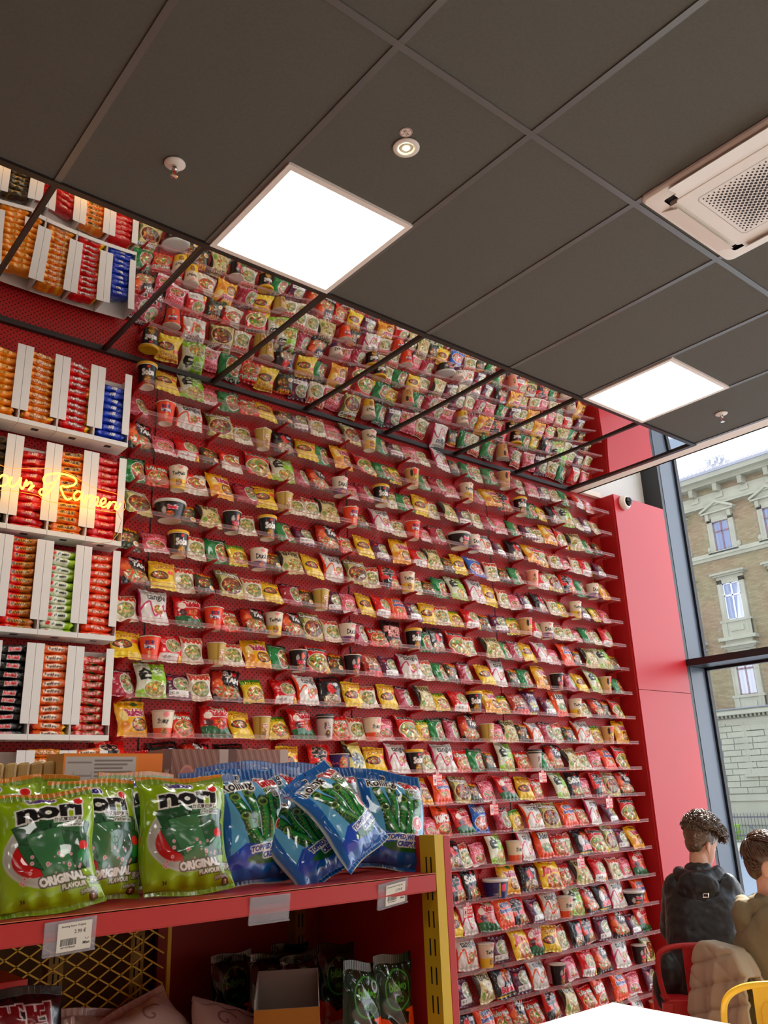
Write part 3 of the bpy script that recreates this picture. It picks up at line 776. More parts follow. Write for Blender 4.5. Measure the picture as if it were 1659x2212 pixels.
# code: (description, two-word name, kind, width, height, depth, art)
KIN = {
 'G': ('green noodle packet with brown soup bowl', 'green packet', 'bag', .118, .128, .036, art_G),
 'R': ('crimson noodle packet with pale soup bowl', 'crimson packet', 'bag', .118, .126, .036, art_R),
 'P': ('purple noodle packet with white sticker', 'purple packet', 'bag', .122, .122, .036, art_P),
 'H': ('pink noodle packet with red lettering', 'pink packet', 'bag', .12, .112, .034, art_H),
 'M': ('cream noodle packet with orange-red lettering', 'cream packet', 'bag', .112, .122, .036, art_M),
 'Y': ('yellow noodle packet with black pan', 'yellow packet', 'bag', .126, .132, .04, art_Y),
 'Ly': ('yellow-green hotpot noodle packet', 'yellow-green packet', 'bag', .12, .112, .034, art_Ly),
 'Lr': ('red hotpot noodle packet', 'hotpot packet', 'bag', .116, .118, .034, art_Lr),
 'W': ('small olive noodle packet', 'olive packet', 'bag', .104, .112, .032, art_W),
 'S': ('black noodle packet with red flash', 'black-red packet', 'bag', .138, .15, .042, art_S),
 'T': ('white noodle bag with magenta ribbon', 'magenta-ribbon bag', 'bag', .14, .155, .044, art_T),
 'O': ('white noodle bag with orange ribbon', 'orange-ribbon bag', 'bag', .14, .15, .044, art_O),
 'C': ('khaki noodle packet with brown noodles', 'khaki packet', 'bag', .138, .146, .04, art_C),
 'K': ('golden noodle packet with pink lettering', 'golden packet', 'bag', .138, .15, .042, art_K),
 'B': ('red noodle packet with green base', 'red-green packet', 'bag', .14, .15, .042, art_B),
 'A': ('beige noodle packet with dark corner', 'beige packet', 'bag', .138, .142, .04, art_A),
 'X': ('orange noodle packet with round badge', 'orange packet', 'bag', .136, .15, .04, art_X),
 'E': ('red noodle packet with vegetable bowl', 'vegetable-bowl packet', 'bag', .142, .148, .04, art_E),
 'J': ('black noodle packet with red fish', 'black packet', 'bag', .134, .148, .04, art_J),
 'V': ('red noodle packet with white sticker', 'stickered packet', 'bag', .12, .13, .038, art_V),
 'Q1': ('white noodle packet with fried egg', 'egg packet', 'bag', .13, .112, .034, art_Q1),
 'N': ('lime green and white noodle packet', 'lime packet', 'bag', .134, .158, .044, art_N),
 'Z': ('bright red noodle packet with black character', 'bright-red packet', 'bag', .136, .152, .042, art_Z),
 'D': ('blue noodle packet', 'blue packet', 'bag', .136, .148, .04, art_D),
 'I': ('black noodle packet with pink lettering', 'black-pink packet', 'bag', .138, .146, .042, art_I),
 'F': ('tall orange udon packet', 'udon packet', 'bag', .126, .158, .042, art_F),
 'U': ('black noodle packet with pale lettering', 'spicy packet', 'bag', .142, .158, .042, art_U),
 'OK': ('tall orange kimchi noodle packet', 'kimchi packet', 'bag', .12, .156, .04, art_OK),
 'RB': ('rusty red noodle packet', 'rusty packet', 'bag', .142, .142, .042, art_RB),
 'PP': ('dark purple packet with yellow top', 'dark-purple packet', 'bag', .128, .158, .042, art_PP),
 'GG': ('tall pale gold foil packet', 'gold-foil packet', 'bag', .112, .166, .036, art_GG),
 'QJ': ('broad yellow noodle packet with red lettering', 'broad-yellow packet', 'bag', .158, .154, .042, art_QJ),
 'SO': ('black soba noodle pouch', 'soba pouch', 'bag', .118, .15, .036, art_SO),
 'SB': ('black noodle cup with yellow lid', 'yellow-lid cup', 'cup', .038, .047, .112, art_SB),
 'SC': ('orange noodle cup', 'orange cup', 'cup', .034, .047, .108, art_SC),
 'TC': ('cream noodle cup with yellow base', 'cream-yellow cup', 'cup', .035, .046, .118, art_TC),
 'DC': ('cream noodle cup with purple base', 'cream-purple cup', 'cup', .037, .047, .105, art_DC),
 'PC': ('cream noodle cup with orange base', 'cream-orange cup', 'cup', .037, .05, .118, art_PC),
 'GC': ('gold noodle cup', 'gold cup', 'cup', .034, .046, .106, art_GC),
 'BC': ('black noodle cup', 'black cup', 'cup', .035, .048, .108, art_BC),
 'FC': ('tan noodle cup with black ring', 'tan cup', 'cup', .036, .045, .115, art_FC),
 'CF': ('taupe noodle cup with dark lid', 'taupe cup', 'cup', .037, .045, .118, art_CF),
 'RC': ('salmon pink noodle cup', 'salmon cup', 'cup', .036, .046, .115, art_RC),
 'BB': ('wide black noodle bowl with clear lid', 'black bowl', 'cup', .055, .074, .082, art_BB),
 'NB': ('wide navy noodle bowl with clear lid', 'navy bowl', 'cup', .06, .072, .086, art_NB),
 'NC': ('broad violet noodle cup', 'violet cup', 'cup', .05, .056, .1, art_NC),
}
ROWS = {
0:"SB:1543 Y:1651 N:1795 H:1900 G:2021 Lr:2129 Y:2244 W:2368 P:2474 M:2599 H:2715 C:2837 TC:2967 G:3072 P:3183 H:3301 M:3415 T:3568 W:3710 G:3804 M:3913 G:4034 FC:4158 R:4262 M:4339 H:4471 P:4592 M:4705 G:4837 V:4973 H:5123",
1:"R:1517 SC:1653 O:1792 C:1967 M:2109 GC:2223 J:2362 Y:2510 G:2627 K:2771 E:2946 G:3070 Ly:3185 FC:3302 G:3411 R:3526 H:3645 TC:3779 R:3878 K:4006 Z:4147 SB:4302 G:4423 Ly:4544 J:4679 N:4809 M:4943 P:5042 M:5165",
2:"S:1536 H:1661 V:1785 W:1916 Q1:2046 E:2199 N:2353 R:2478 S:2600 DC:2738 H:2829 R:2933 SB:3046 M:3127 G:3239 Y:3383 M:3489 A:3614 P:3757 M:3869 R:3974 H:4095 G:4228 P:4366 M:4472 K:4587 E:4745 A:4887 G:5019 W:5155",
3:"G:1518 Lr:1633 TC:1736 Q1:1843 K:1981 R:2124 Y:2248 GC:2362 M:2452 M:2551 A:2664 SC:2812 W:2909 T:3047 M:3178 SC:3287 H:3400 R:3500 BB:3666 DC:3803 O:3912 P:4057 J:4221 K:4374 E:4492 M:4626 H:4761 M:4873 V:4999 P:5145",
4:"C:1546 BB:1696 W:1804 A:1919 BC:2042 M:2135 SB:2254 G:2367 P:2503 S:2657 Lr:2793 Y:2915 P:3046 K:3193 V:3334 A:3452 W:3585 Y:3680 D:3821 M:3979 W:4095 G:4208 RC:4355 V:4476 C:4599 Z:4743 G:4902 DC:5014 K:5157",
5:"W:1518 H:1640 SB:1752 M:1856 G:1978 Ly:2097 DC:2205 W:2294 A:2412 Y:2551 O:2702 C:2847 M:2969 Z:3095 TC:3223 M:3315 W:3397 G:3500 N:3642 T:3805 Y:3951 M:4074 H:4186 P:4287 J:4423 M:4563 Ly:4672 TC:4789 P:4903 Ly:5026 H:5149",
6:"S:1542 Y:1687 M:1806 W:1915 C:2053 M:2181 Y:2291 R:2403 W:2508 GC:2595 P:2701 H:2803 Y:2920 V:3035 X:3149 P:3271 Y:3392 M:3494 Ly:3615 V:3751 W:3870 P:4002 Ly:4146 FC:4245 V:4370 DC:4455 M:4585 M:4687 H:4780 G:4883 M:4994 V:5138",
7:"M:1519 T:1651 B:1832 SC:1954 Lr:2057 S:2176 TC:2300 S:2411 C:2551 M:2675 DC:2769 R:2871 Lr:2991 U:3102 SB:3251 G:3347 J:3454 E:3611 M:3730 A:3914 G:4033 R:4134 Y:4254 T:4383 H:4510 X:4656 W:4781 A:4909 N:5057 W:5182",
8:"Y:1523 SC:1633 V:1739 M:1856 GC:1974 M:2066 K:2203 G:2338 BC:2448 E:2576 W:2699 BC:2800 RB:2943 P:3074 T:3217 M:3345 G:3459 W:3561 R:3685 Y:3836 T:3962 W:4112 G:4213 K:4358 BC:4507 R:4652 Y:4776 N:4914 FC:5035 G:5178",
9:"R:1518 N:1651 P:1785 M:1905 S:2035 Ly:2194 V:2371 O:2512 J:2665 Y:2809 M:2912 Y:3054 R:3182 A:3333 Ly:3459 V:3596 SB:3716 K:3850 Ly:3978 RB:4107 PP:4250 P:4406 F:4532 TC:4672 M:4786 S:4908 W:5028 E:5134",
10:"K:1580 PC:1714 Lr:1825 B:1977 Y:2127 GC:2231 Ly:2339 B:2477 CF:2610 Lr:2717 M:2828 PC:2922 H:3032 E:3179 Ly:3321 G:3407 R:3537 S:3668 GC:3805 H:3906 A:4018 W:4145 O:4250 R:4369 M:4491 W:4595 O:4736 Ly:4881 FC:4994 K:5164",
11:"Z:1493 Lr:1612 J:1742 S:1901 J:2066 M:2245 Y:2404 Z:2585 NC:2692 GG:2801 Y:2950 T:3092 SB:3214 M:3316 T:3447 Lr:3599 G:3717 W:3830 N:3972 Lr:4118 CF:4217 G:4310 S:4432 A:4590 M:4720 H:4849 X:4971 E:5133",
12:"Z:2431 G:2569 C:2698 J:2852 T:2971 O:3097 K:3249 X:3416 C:3571 W:3676 H:3796 B:3939 Y:4117 Lr:4232 N:4450 SO:4594 H:4709 Z:4851 C:4985 S:5129",
13:"J:3204 H:3314 OK:3416 B:3567 D:3720 R:3902 Ly:4034 O:4157 C:4325 X:4486 Lr:4635 T:4760 P:4953 E:5140",
14:"J:3458 M:3562 H:3690 N:3820 PC:3965 T:4085 F:4243 Lr:4391 M:4472 I:4610 E:4762 C:4904 P:5046 K:5155",
15:"Z:3485 SO:3607 NB:3773 K:3904 J:4088 QJ:4251 Lr:4421 A:4561 V:4758 M:4919 H:5050 B:5170",
16:"Y:3463 T:3561 B:3702 X:3853 Z:3969 P:4118 O:4259 PC:4371 N:4486 S:4620 I:4766 T:4904 BB:5047 X:5157",
17:"O:3538 TC:3669 P:3802 QJ:3959 B:4102 Y:4221 M:4343 J:4472 Z:4589 P:4739 S:4903 P:5042 B:5160",
18:"P:3510 A:3658 I:3807 P:3948 O:4089 BC:4248 H:4401 V:4542 S:4692 T:4877 BC:5055 C:5172",
19:"J:3498 X:3650 Lr:3791 S:3901 Lr:4037 Z:4189 A:4357 Lr:4511 OK:4643 X:4831 H:4991 P:5178",
20:"J:3542 X:3699 M:3843 Lr:3994 Z:4150 SC:4314 H:4462 BB:4612 C:4837 T:4997 SC:5176"}

PM = {}; LIDS = {}
def lid_for(k, r, h):
    if k == 'SB': prof, m = [(0, .001), (r + .004, .0), (r + .005, .003), (r + .005, .011), (r + .002, .014), (r - .004, .0145), (r - .006, .012), (0, .012)], mat('yellow plastic lid', hexc(236, 178, 30), rough=.35)
    elif k in ('BB', 'NB'): prof, m = [(0, .0), (r + .004, .0), (r + .005, .004), (r + .004, .011), (r, .014), (r - .012, .0145), (0, .0145)], mat('clear white plastic lid', hexc(214, 212, 206), rough=.2, coat=.5)
    elif k == 'CF': prof, m = [(0, .0), (r + .003, .0), (r + .0035, .008), (r, .011), (0, .011)], mat('dark plastic lid', hexc(54, 56, 62), rough=.3)
    else: prof, m = [(0, .0), (r + .001, .0), (r + .0015, .001), (r - .001, .002), (0, .002)], mat('foil lid', hexc(226, 206, 190), rough=.4)
    b = MB().lathe(prof, 40)
    if k not in ('SB', 'BB', 'NB', 'CF'): b.prism([(-.008, -r - .009, .001), (.008, -r - .009, .001), (.01, -r + .002, .001), (-.01, -r + .002, .001)], (0, 0, .0008))
    me = b.mesh('lid', True); me.materials.append(m)
    return me
for k, (ds, nb, kind, a, b, c, art) in KIN.items():
    if kind == 'bag':
        PM[k] = bag_mesh('noodle_packet', a, b, c, art(), seed=sum(map(ord, k)))
    else:
        PM[k] = cup_mesh('noodle_cup', a, b, c, art())
        LIDS[k] = lid_for(k, b, c)

# ------------------------------------------------------------------ clear shelves on red brackets, one per bay and row
ACR = mat('clear acrylic', hexc(240, 214, 212), rough=.08, spec=.8)
ACR.node_tree.nodes['Principled BSDF'].inputs['Alpha'].default_value = 0.075
EDGE = mat('acrylic edge', hexc(206, 120, 118), rough=.2, spec=.7)
EDGE.node_tree.nodes['Principled BSDF'].inputs['Alpha'].default_value = 0.5
NB_ = len(BRX)
BAY = ['bay beside the white racks'] + ['%s bay along from the racks' % ORD[i] for i in range(1, NB_ - 2)] + ['bay beside the red pillar']
_sh = {}
def bracket_mesh():
    b = MB()
    P = [(-.0045, W - .002, -.052), (-.0045, W - .002, .014), (-.0045, W - .02, .006), (-.0045, W - SD + .006, .004), (-.0045, W - SD + .004, -.006), (-.0045, W - .03, -.016), (-.0045, W - .014, -.03)]
    b.prism(P, (.009, 0, 0))
    me = b.mesh('bracket'); me.materials.append(RED); return me
BRM = bracket_mesh()
for j in range(21):
    z = ZS - DZ * j
    for i in range(NB_ - 1):
        x0, x1 = BRX[i] + .003, BRX[i + 1] - .003
        if i == NB_ - 2: x1 = 5.245
        if i not in _sh:
            p = MB().box(x0, x1, W - SD, W - .003, -.0015, .0015); pm = p.mesh('clear_shelf'); pm.materials.append(ACR)
            e = MB().box(x0, x1, W - SD - .0012, W - SD, -.0022, .0022).box(x0, x1, W - SD - .001, W - SD, .0165, .0185); em = e.mesh('front_edge'); em.materials.append(EDGE)
            l = MB().box(x0, x1, W - SD - .0008, W - SD, .0022, .0165); lm = l.mesh('front_lip'); lm.materials.append(ACR)
            _sh[i] = (pm, em, lm)
        pm, em, lm = _sh[i]
        s = bpy.data.objects.new('clear_shelf', pm); COL.objects.link(s); s.location = (0, 0, z)
        tag(s, 'clear acrylic shelf, %s row from the top, %s' % (ORDTOP[j] if j < 20 else 'lowest', BAY[i]), 'shelf', 'clear shelves on the pegboard wall')
        for nm, me in (('front_edge', em), ('front_lip', lm)):
            o = link_obj(nm, me, None, s)
        b = link_obj('bracket', BRM, None, s); b.location = (BRX[i], 0, 0)
        if i == NB_ - 2:
            b = link_obj('bracket', BRM, None, s); b.location = (BRX[i + 1], 0, 0)
u = 0
for x in BRX:
    u += 1
    struct(MB().box(x - .013, x + .013, W - .004, W, 0.02, ZS + .06).build('trim_%d' % (20 + u), RED))

# ------------------------------------------------------------------ the products, one by one
rs = random.Random(11)
placed = []
for j, s in ROWS.items():
    L = [(t.split(':')[0], int(t.split(':')[1]) / 1000.0) for t in s.split()]
    for n, (k, x) in enumerate(L):
        ds, nb, kind, a, b, c, art = KIN[k]
        gl = x - L[n - 1][1] if n else .14
        gr = L[n + 1][1] - x if n < len(L) - 1 else .14
        hw = a / 2 if kind == 'bag' else b
        room = min(gl, gr)
        placed.append(dict(j=j, n=n, k=k, x=x, ds=ds, kind=kind, l=KIN[L[n - 1][0]][1] if n else None, r=KIN[L[n + 1][0]][1] if n < len(L) - 1 else None, room=room))
        z = ZS - DZ * j + .0018
        if kind == 'bag':
            o = bpy.data.objects.new('noodle_packet' if a < .13 and b < .135 else 'noodle_bag', PM[k]); COL.objects.link(o)
            f = min(1.1, max(.88, (gl + gr) / 2 * 1.12 / a))
            o.scale = (f, 1, min(1.1, f + .05))
            lean = math.radians(rs.uniform(14, 30)); o.rotation_euler = (-lean, math.radians(rs.uniform(-2.5, 2.5)), math.radians(rs.uniform(-9, 12)))
            d = math.sin(lean) * b
            o.location = (x, W - max(.052, min(.098, d + .02)) - (0.008 if n % 2 else 0), z + .0025 + .02 * math.sin(lean) * 0)
        else:
            o = bpy.data.objects.new('noodle_cup' if k not in ('BB', 'NB') else 'noodle_bowl', PM[k]); COL.objects.link(o)
            o.rotation_euler = (0, 0, math.radians(rs.uniform(-28, 4)))
            o.location = (x, W - .068 - (.01 if b > .06 else 0), z)
            li = link_obj('lid', LIDS[k], None, o); li.location = (0, 0, c)
        placed[-1]['o'] = o
used = {}
def lab(p):
    l, r = p['l'], p['r']
    row = 'top shelf row' if p['j'] == 0 else '%s shelf row' % ORDTOP[p['j']] if p['j'] < 20 else 'lowest shelf row'
    if l and r:
        t = 'between two %ss' % l if l == r else 'between %s and %s' % (l, r)
    else:
        t = 'at the racks end beside %s' % r if r else 'at the pillar end beside %s' % l
    return '%s, %s, %s' % (p['ds'], row, t)
import collections
cnt = collections.Counter(lab(p) for p in placed)
seen = collections.Counter()
for p in placed:
    t = lab(p)
    if cnt[t] > 1 or len(t.split()) > 16:
        kk = (p['j'], p['k'])
        same = sorted(q['x'] for q in placed if (q['j'], q['k']) == kk)
        i = same.index(p['x'])
        row = 'top shelf row' if p['j'] == 0 else '%s shelf row' % ORDTOP[p['j']] if p['j'] < 20 else 'lowest shelf row'
        t = '%s, %s, %s' % (p['ds'], row, ('the only one there' if len(same) == 1 else '%s such counted from the racks' % ORD[i]))
    tag(p['o'], t, 'noodle cup' if p['kind'] == 'cup' else 'noodle packet', 'noodle cups on the clear shelves' if p['kind'] == 'cup' else 'noodle packets on the clear shelves')

# ------------------------------------------------------------------ little hanging notices
def sign_mesh():
    c = Cv(110, 96, (206, 40, 40), 2)
    c.rect(.04, .06, .42, .82, (240, 225, 220)); c.ell(.23, .44, .16, .24, (190, 40, 40)); c.ell(.23, .44, .13, .2, (240, 225, 220)); c.ell(.23, .46, .06, .14, (60, 24, 24))
    for i, t in enumerate(('PLEASE', 'DO NOT', 'TOUCH')): c.text(t, .72, .18 + .25 * i, .14, WH, maxw=.46, bold=.04)
    return block_mesh('notice', .07, .0015, .061, c, side=(200, 60, 60), nu=64)
sgm = sign_mesh()
for x, j, where in ((3.314, 11, 'near the gondola post'), (4.193, 11, 'midway along'), (3.744, 12, 'above a crimson packet'), (4.829, 12, 'near the red pillar'), (4.475, 14, 'above a beige packet'), (3.483, 15, 'lowest of all, by the red post')):
    z = ZS - DZ * j
    o = link_obj('notice', sgm); o.location = (x, W - SD - .004, z - .068)
    c = MB().box(-.012, .012, -.001, .004, .058, .0755).build('clip', mat('notice clip', hexc(220, 150, 150), rough=.3), o)
    tag(o, 'small red do-not-touch notice under the %s shelf row, %s' % (ORD[j], where), 'sign', 'do-not-touch notices')

# ================================================================== WHITE RACKS WITH STACKED PACKETS
def stack_mesh(name, w, d, h, cv, seed):
    """a packet lying flat, its narrow long side towards -y; u runs along x"""
    rs_ = np.random.RandomState(seed)
    nu, nt = 60, 32
    V = []; UV = []
    for i in range(nu + 1):
        u = i / nu; x = (u - .5) * w
        e = min(1.0, (min(u, 1 - u) / .10)) ** .55 if min(u, 1 - u) > .03 else 0.16
        for k in range(nt):
            t = -PI / 2 - PI + 2 * PI * k / nt          # faces -y at the middle of the run
            cy, cz = math.cos(t), math.sin(t)
            r = 1 + .05 * math.sin(9 * u + 3 * t + seed) + .04 * math.sin(21 * u + seed * 2)
            sy = np.sign(cy) * abs(cy) ** .7; sz = np.sign(cz) * abs(cz) ** .8
            V.append((x + .002 * math.sin(t * 3), sy * d / 2 * (0.9 + .1 * e) * r, sz * h / 2 * e * r))
            a = (t + PI) % (2 * PI) - PI                # 0 = +y, pi = -y
            UV.append((u, (0.5 - (math.atan2(cz, -cy)) / 1.9)))
    F = [(i * nt + k, i * nt + (k + 1) % nt, (i + 1) * nt + (k + 1) % nt, (i + 1) * nt + k) for i in range(nu) for k in range(nt)]
    F.append(tuple(range(nt))[::-1]); F.append(tuple(nu * nt + k for k in range(nt)))
    me = mesh_np(name, V, F)
    UV = np.array(UV)
    set_print(me, cv.sample(np.clip(UV[:, 0], 0, 1), np.clip(UV[:, 1], 0, 1)))
    me.materials.append(FILM)
    return me

def band(base, txt, tc, oc, extra=None, patch=None, seed=1):
    c = Cv(150, 44, base, seed)
    if extra: extra(c)
    if patch: c.ell(.5, .15, .27, .085, patch)
    c.text(txt, .5, .15, .1, tc, out=oc, ow=.012, bold=.05, maxw=.5)
    return c
def ends(col, x0=.8):
    return lambda c: c.rect(x0, 0, 1, 1, col)
def fleck(cols, n=26):
    def f(c):
        for i in range(n):
            c.ell(c.rs.rand(), c.rs.rand() * .3, .05 + .05 * c.rs.rand(), .015 + .02 * c.rs.rand(), cols[c.rs.randint(len(cols))], c.rs.rand() - .5)
    return f
STK = {
 'blue': ('blue', band((30, 70, 170), '-100', WH, (20, 50, 130))),
 'soko': ('red and yellow', band((206, 34, 34), 'Sogokimyun', WH, (120, 20, 20), ends(YL, .84), (150, 30, 24))),
 'flame': ('orange flame-patterned', band((226, 140, 40), 'HOT CHICKEN', (250, 220, 170), (150, 60, 20), fleck([(240, 190, 50), (214, 80, 40), (236, 170, 60)]), (190, 90, 40))),
 'amber': ('plain amber', band((228, 150, 40), 'o o o', (250, 210, 130), (200, 120, 30))),
 'ruby': ('ruby red', band((196, 30, 36), 'Paldo', (240, 170, 150), (150, 20, 24), ends((214, 170, 60), .9))),
 'neo': ('orange and cream', band((222, 130, 50), 'NEOGURI', (50, 24, 14), (235, 190, 110), fleck([(230, 170, 90), (206, 90, 40)], 12), (236, 190, 110))),
 'red100': ('deep red', band((184, 28, 34), '-100', (240, 200, 190), (130, 16, 20))),
 'olive': ('dark olive-brown', band((74, 60, 34), 'Jjapaguri', (206, 180, 110), (40, 30, 20), fleck([(120, 100, 60), (50, 36, 24)]))),
 'kimchi': ('orange-red', band((224, 84, 30), '辛 KIMCHI', (250, 220, 190), (160, 40, 20), lambda c: c.ell(.2, .15, .06, .06, (206, 30, 30)))),
 'soon': ('white and lime', band((232, 236, 214), '순 soon', (30, 40, 24), (240, 240, 225), lambda c: (c.rect(.72, 0, 1, 1, (170, 206, 70)), c.ell(.2, .14, .07, .06, (206, 40, 40))))),
 'shin': ('scarlet', band((206, 34, 28), '辛 RAMYUN', (40, 14, 12), (240, 190, 90), ends((190, 120, 50), .55))),
 'buldakr': ('red and green flecked', band((200, 50, 44), 'Buldak', (235, 170, 160), (160, 30, 30), fleck([(214, 110, 60), (60, 110, 60), (190, 40, 40), (230, 190, 160)], 30))),
 'black': ('black', band((26, 24, 26), 'Buldak', (206, 50, 60), (238, 225, 220))),
 'sokob': ('red and gold', band((206, 40, 34), 'Sogokimyun', (60, 20, 16), (250, 225, 200), lambda c: (c.rect(.05, .0, .9, .3, (226, 120, 60)), c.rect(.88, 0, 1, 1, YL)), (246, 226, 210))),
}
SM = {k: stack_mesh('stacked_noodle_packet', .138, .088, .0335, v[1], i + 1) for i, (k, v) in enumerate(STK.items())}
RKX = [1.432 - .1655 * i for i in range(6)]
RKZ = [(1.59, 1.966), (1.108, 1.53), (.680, 1.084), (.262, .645), (-.178, .222)]
PLAN = [['blue', 'soko', 'flame', 'amber', 'amber'], ['ruby', 'neo', 'red100', 'olive', 'olive'], ['kimchi', 'soon', 'shin', 'shin', 'soon'], ['buldakr', 'sokob', 'black', 'black', 'buldakr'], ['sokob', 'flame', 'soko', 'flame', 'blue']]
RY0, RY1 = 3.545, 3.665
PW = mat('printed white corrugated plastic', hexc(236, 230, 222), rough=.5)
SLOT = mat('cut slot', (.04, .035, .035, 1), rough=.7)
RR = ['top', 'second', 'third', 'fourth', 'fifth']; RC_ = ['rack nearest the shelves', 'second rack from the shelves', 'third rack from the shelves', 'fourth rack from the shelves', 'fifth rack from the shelves']
rk = random.Random(5)
for j, (z0, z1) in enumerate(RKZ):
    z0 += 1.6; z1 += 1.6
    for i in range(5):
        xr, xl = RKX[i], RKX[i + 1]
        t = empty('noodle_rack', ((xl + xr) / 2, RY0, z0))
        hw = (xr - xl) / 2 - .0008; hh = z1 - z0
        MB().box(-hw, hw, 0, RY1 - RY0, 0, .003).build('base_tray', PW, t)
        MB().box(-hw, hw, -.001, .002, 0, .022).build('front_rim', PW, t)
        MB().box(-.015, .015, .025, .05, -.0006, .0004).build('base_slot', SLOT, t)
        for s in (-1, 1):
            b = MB().box(s * hw - (.003 if s > 0 else 0), s * hw + (.003 if s < 0 else 0), .002, RY1 - RY0, .003, hh)
            b.build('side_panel', PW, t)
            x0, x1 = sorted((s * hw, s * (hw - .034)))
            MB().box(x0, x1, -.001, .002, .062, hh).build('front_flange', PW, t)
        MB().box(-hw, hw, RY1 - RY0 - .003, RY1 - RY0, .003, hh).build('back_panel', PW, t)
        MB().box(-.03, .03, RY1 - RY0, W - RY0 - .001, .03, hh - .03).build('wall_mount', RED, t)
        tag(t, 'tall white packet rack, %s tier, the %s' % (RR[j], RC_[i]), 'rack', 'white racks on the pegboard wall')
        k = PLAN[j][i]
        z = .0035; q = 0
        n = 0
        top = hh - (.03 if (i + j) % 3 == 0 else -.004)
        if (j, i) == (0, 0): top = hh - .045
        while z + .03 < top:
            st = rk.uniform(.0315, .036)
            o = bpy.data.objects.new('stacked_noodle_packet', SM[k]); COL.objects.link(o)
            tilt = rk.uniform(-3, 3) if z < .05 else rk.uniform(-6, 6)
            o.rotation_euler = (math.radians(rk.uniform(-5, 5)), math.radians(tilt), math.radians(rk.uniform(-5, 5)))
            o.location = (t.location.x + rk.uniform(-.004, .004), RY0 + .054 + rk.uniform(-.004, .006), z0 + z + st / 2 + .001)
            o.scale = (1, 1, st / .0335 * 1.08)
            tag(o, '%s packet, %s, %s tier, %s' % (STK[k][0], ORD[q] + ' from below' if q else 'lowest', RR[j], RC_[i]), 'noodle packet', 'packets stacked in the white racks')
            z += st; q += 1

# ------------------------------------------------------------------ neon writing in front of the racks
NEON = [[(0.86, 2.857), (0.862, 2.884), (0.879, 2.905), (0.897, 2.899), (0.9, 2.879), (0.889, 2.863), (0.872, 2.856), (0.861, 2.862)], [(0.913, 2.904), (0.907, 2.874), (0.917, 2.861), (0.937, 2.88), (0.95, 2.907), (0.949, 2.879), (0.96, 2.861), (0.973, 2.903), (0.972, 2.875), (0.986, 2.897), (0.996, 2.885), (0.985, 2.862), (1.005, 2.885)],
 [(1.077, 2.913), (1.055, 2.9), (1.041, 2.916), (1.047, 2.938), (1.077, 2.954), (1.116, 2.962), (1.156, 2.958), (1.177, 2.945), (1.171, 2.924), (1.14, 2.907), (1.115, 2.904), (1.127, 2.87), (1.145, 2.851), (1.164, 2.86)], [(1.106, 2.952), (1.084, 2.904), (1.066, 2.865), (1.044, 2.849), (1.029, 2.859), (1.037, 2.876), (1.061, 2.876)],
 [(1.209, 2.892), (1.189, 2.897), (1.173, 2.878), (1.178, 2.857), (1.194, 2.862), (1.21, 2.891), (1.205, 2.864), (1.216, 2.856), (1.231, 2.887), (1.224, 2.852), (1.236, 2.881), (1.251, 2.889), (1.254, 2.878), (1.247, 2.851), (1.261, 2.879), (1.277, 2.887), (1.279, 2.875), (1.274, 2.85), (1.289, 2.852), (1.312, 2.874), (1.307, 2.888), (1.294, 2.878), (1.291, 2.856), (1.303, 2.846), (1.322, 2.857), (1.333, 2.878), (1.325, 2.843), (1.339, 2.872), (1.355, 2.88), (1.362, 2.873), (1.357, 2.852), (1.367, 2.848), (1.382, 2.877)],
 [(0.70, 2.99), (0.72, 2.93), (0.745, 2.91), (0.77, 2.99), (0.745, 2.90), (0.72, 2.82), (0.69, 2.80), (0.68, 2.83), (0.74, 2.87)], [(0.62, 2.86), (0.63, 2.90), (0.60, 2.89), (0.59, 2.865), (0.615, 2.85), (0.635, 2.87), (0.645, 2.95), (0.65, 2.85)]]
NBK = [(0.5, 2.81), (0.5, 3.0), (0.66, 3.02), (0.87, 2.95), (0.96, 2.957), (1.055, 2.978), (1.148, 2.977), (1.198, 2.955), (1.262, 2.932), (1.376, 2.922), (1.407, 2.888), (1.402, 2.853), (1.339, 2.834), (1.214, 2.836), (1.068, 2.833), (1.021, 2.85), (0.879, 2.843), (0.80, 2.80), (0.66, 2.77)]
NM = mat('lit yellow tube', (1, .6, .05, 1), emit=(1.0, .50, .035, 1), estr=6.0)
NE = mat('glowing acrylic rim', (1, .4, .05, 1), emit=(1.0, .25, .02, 1), estr=1.2)
ne = empty('neon_sign', (1.0, 3.46, 2.77))
off = Vector((-1.0, -3.46, -2.77))
for P in NEON:
    MB().tube([Vector((x, 3.46, z)) + off for x, z in [(p.x, p.y) for p in curve_pts([(a, b, 0) for a, b in P], 5)]], .0042, 8).build('lit_tube', NM, ne, smooth=True)
rim = [Vector((p.x, 3.474, p.y)) + off for p in curve_pts([(a, b, 0) for a, b in NBK + NBK[:1]], 5)][:-1]
MB().tube(rim, .0011, 6, closed=True).build('glowing_rim', NE, ne)
MB().prism([(p.x, .012, p.z) for p in rim], (0, .004, 0)).build('clear_backing', mat('clear sign backing', (1, .97, .95, 1), rough=.05, trans=1.0, ior=1.02), ne)
MATS['clear sign backing'].node_tree.nodes['Principled BSDF'].inputs['Alpha'].default_value = .08
WB = mat('thin clear cord', hexc(240, 220, 190), rough=.3)
for x in (.62, 1.38): MB().tube([(x - 1.0, .014, .1), (x - 1.0, .06, .1), (x - 1.0, .09, .1)], .0015, 6).build('wall_stud', WB, ne)
MB().tube([(.36, .0, .08), (.39, -.002, .03), (.385, .02, -.03), (.37, .05, -.06), (.3, .09, -.07)], .0018, 6).build('power_cord', WB, ne)
tag(ne, 'yellow glowing neon writing reading your Ramen in front of the white racks', 'neon sign')

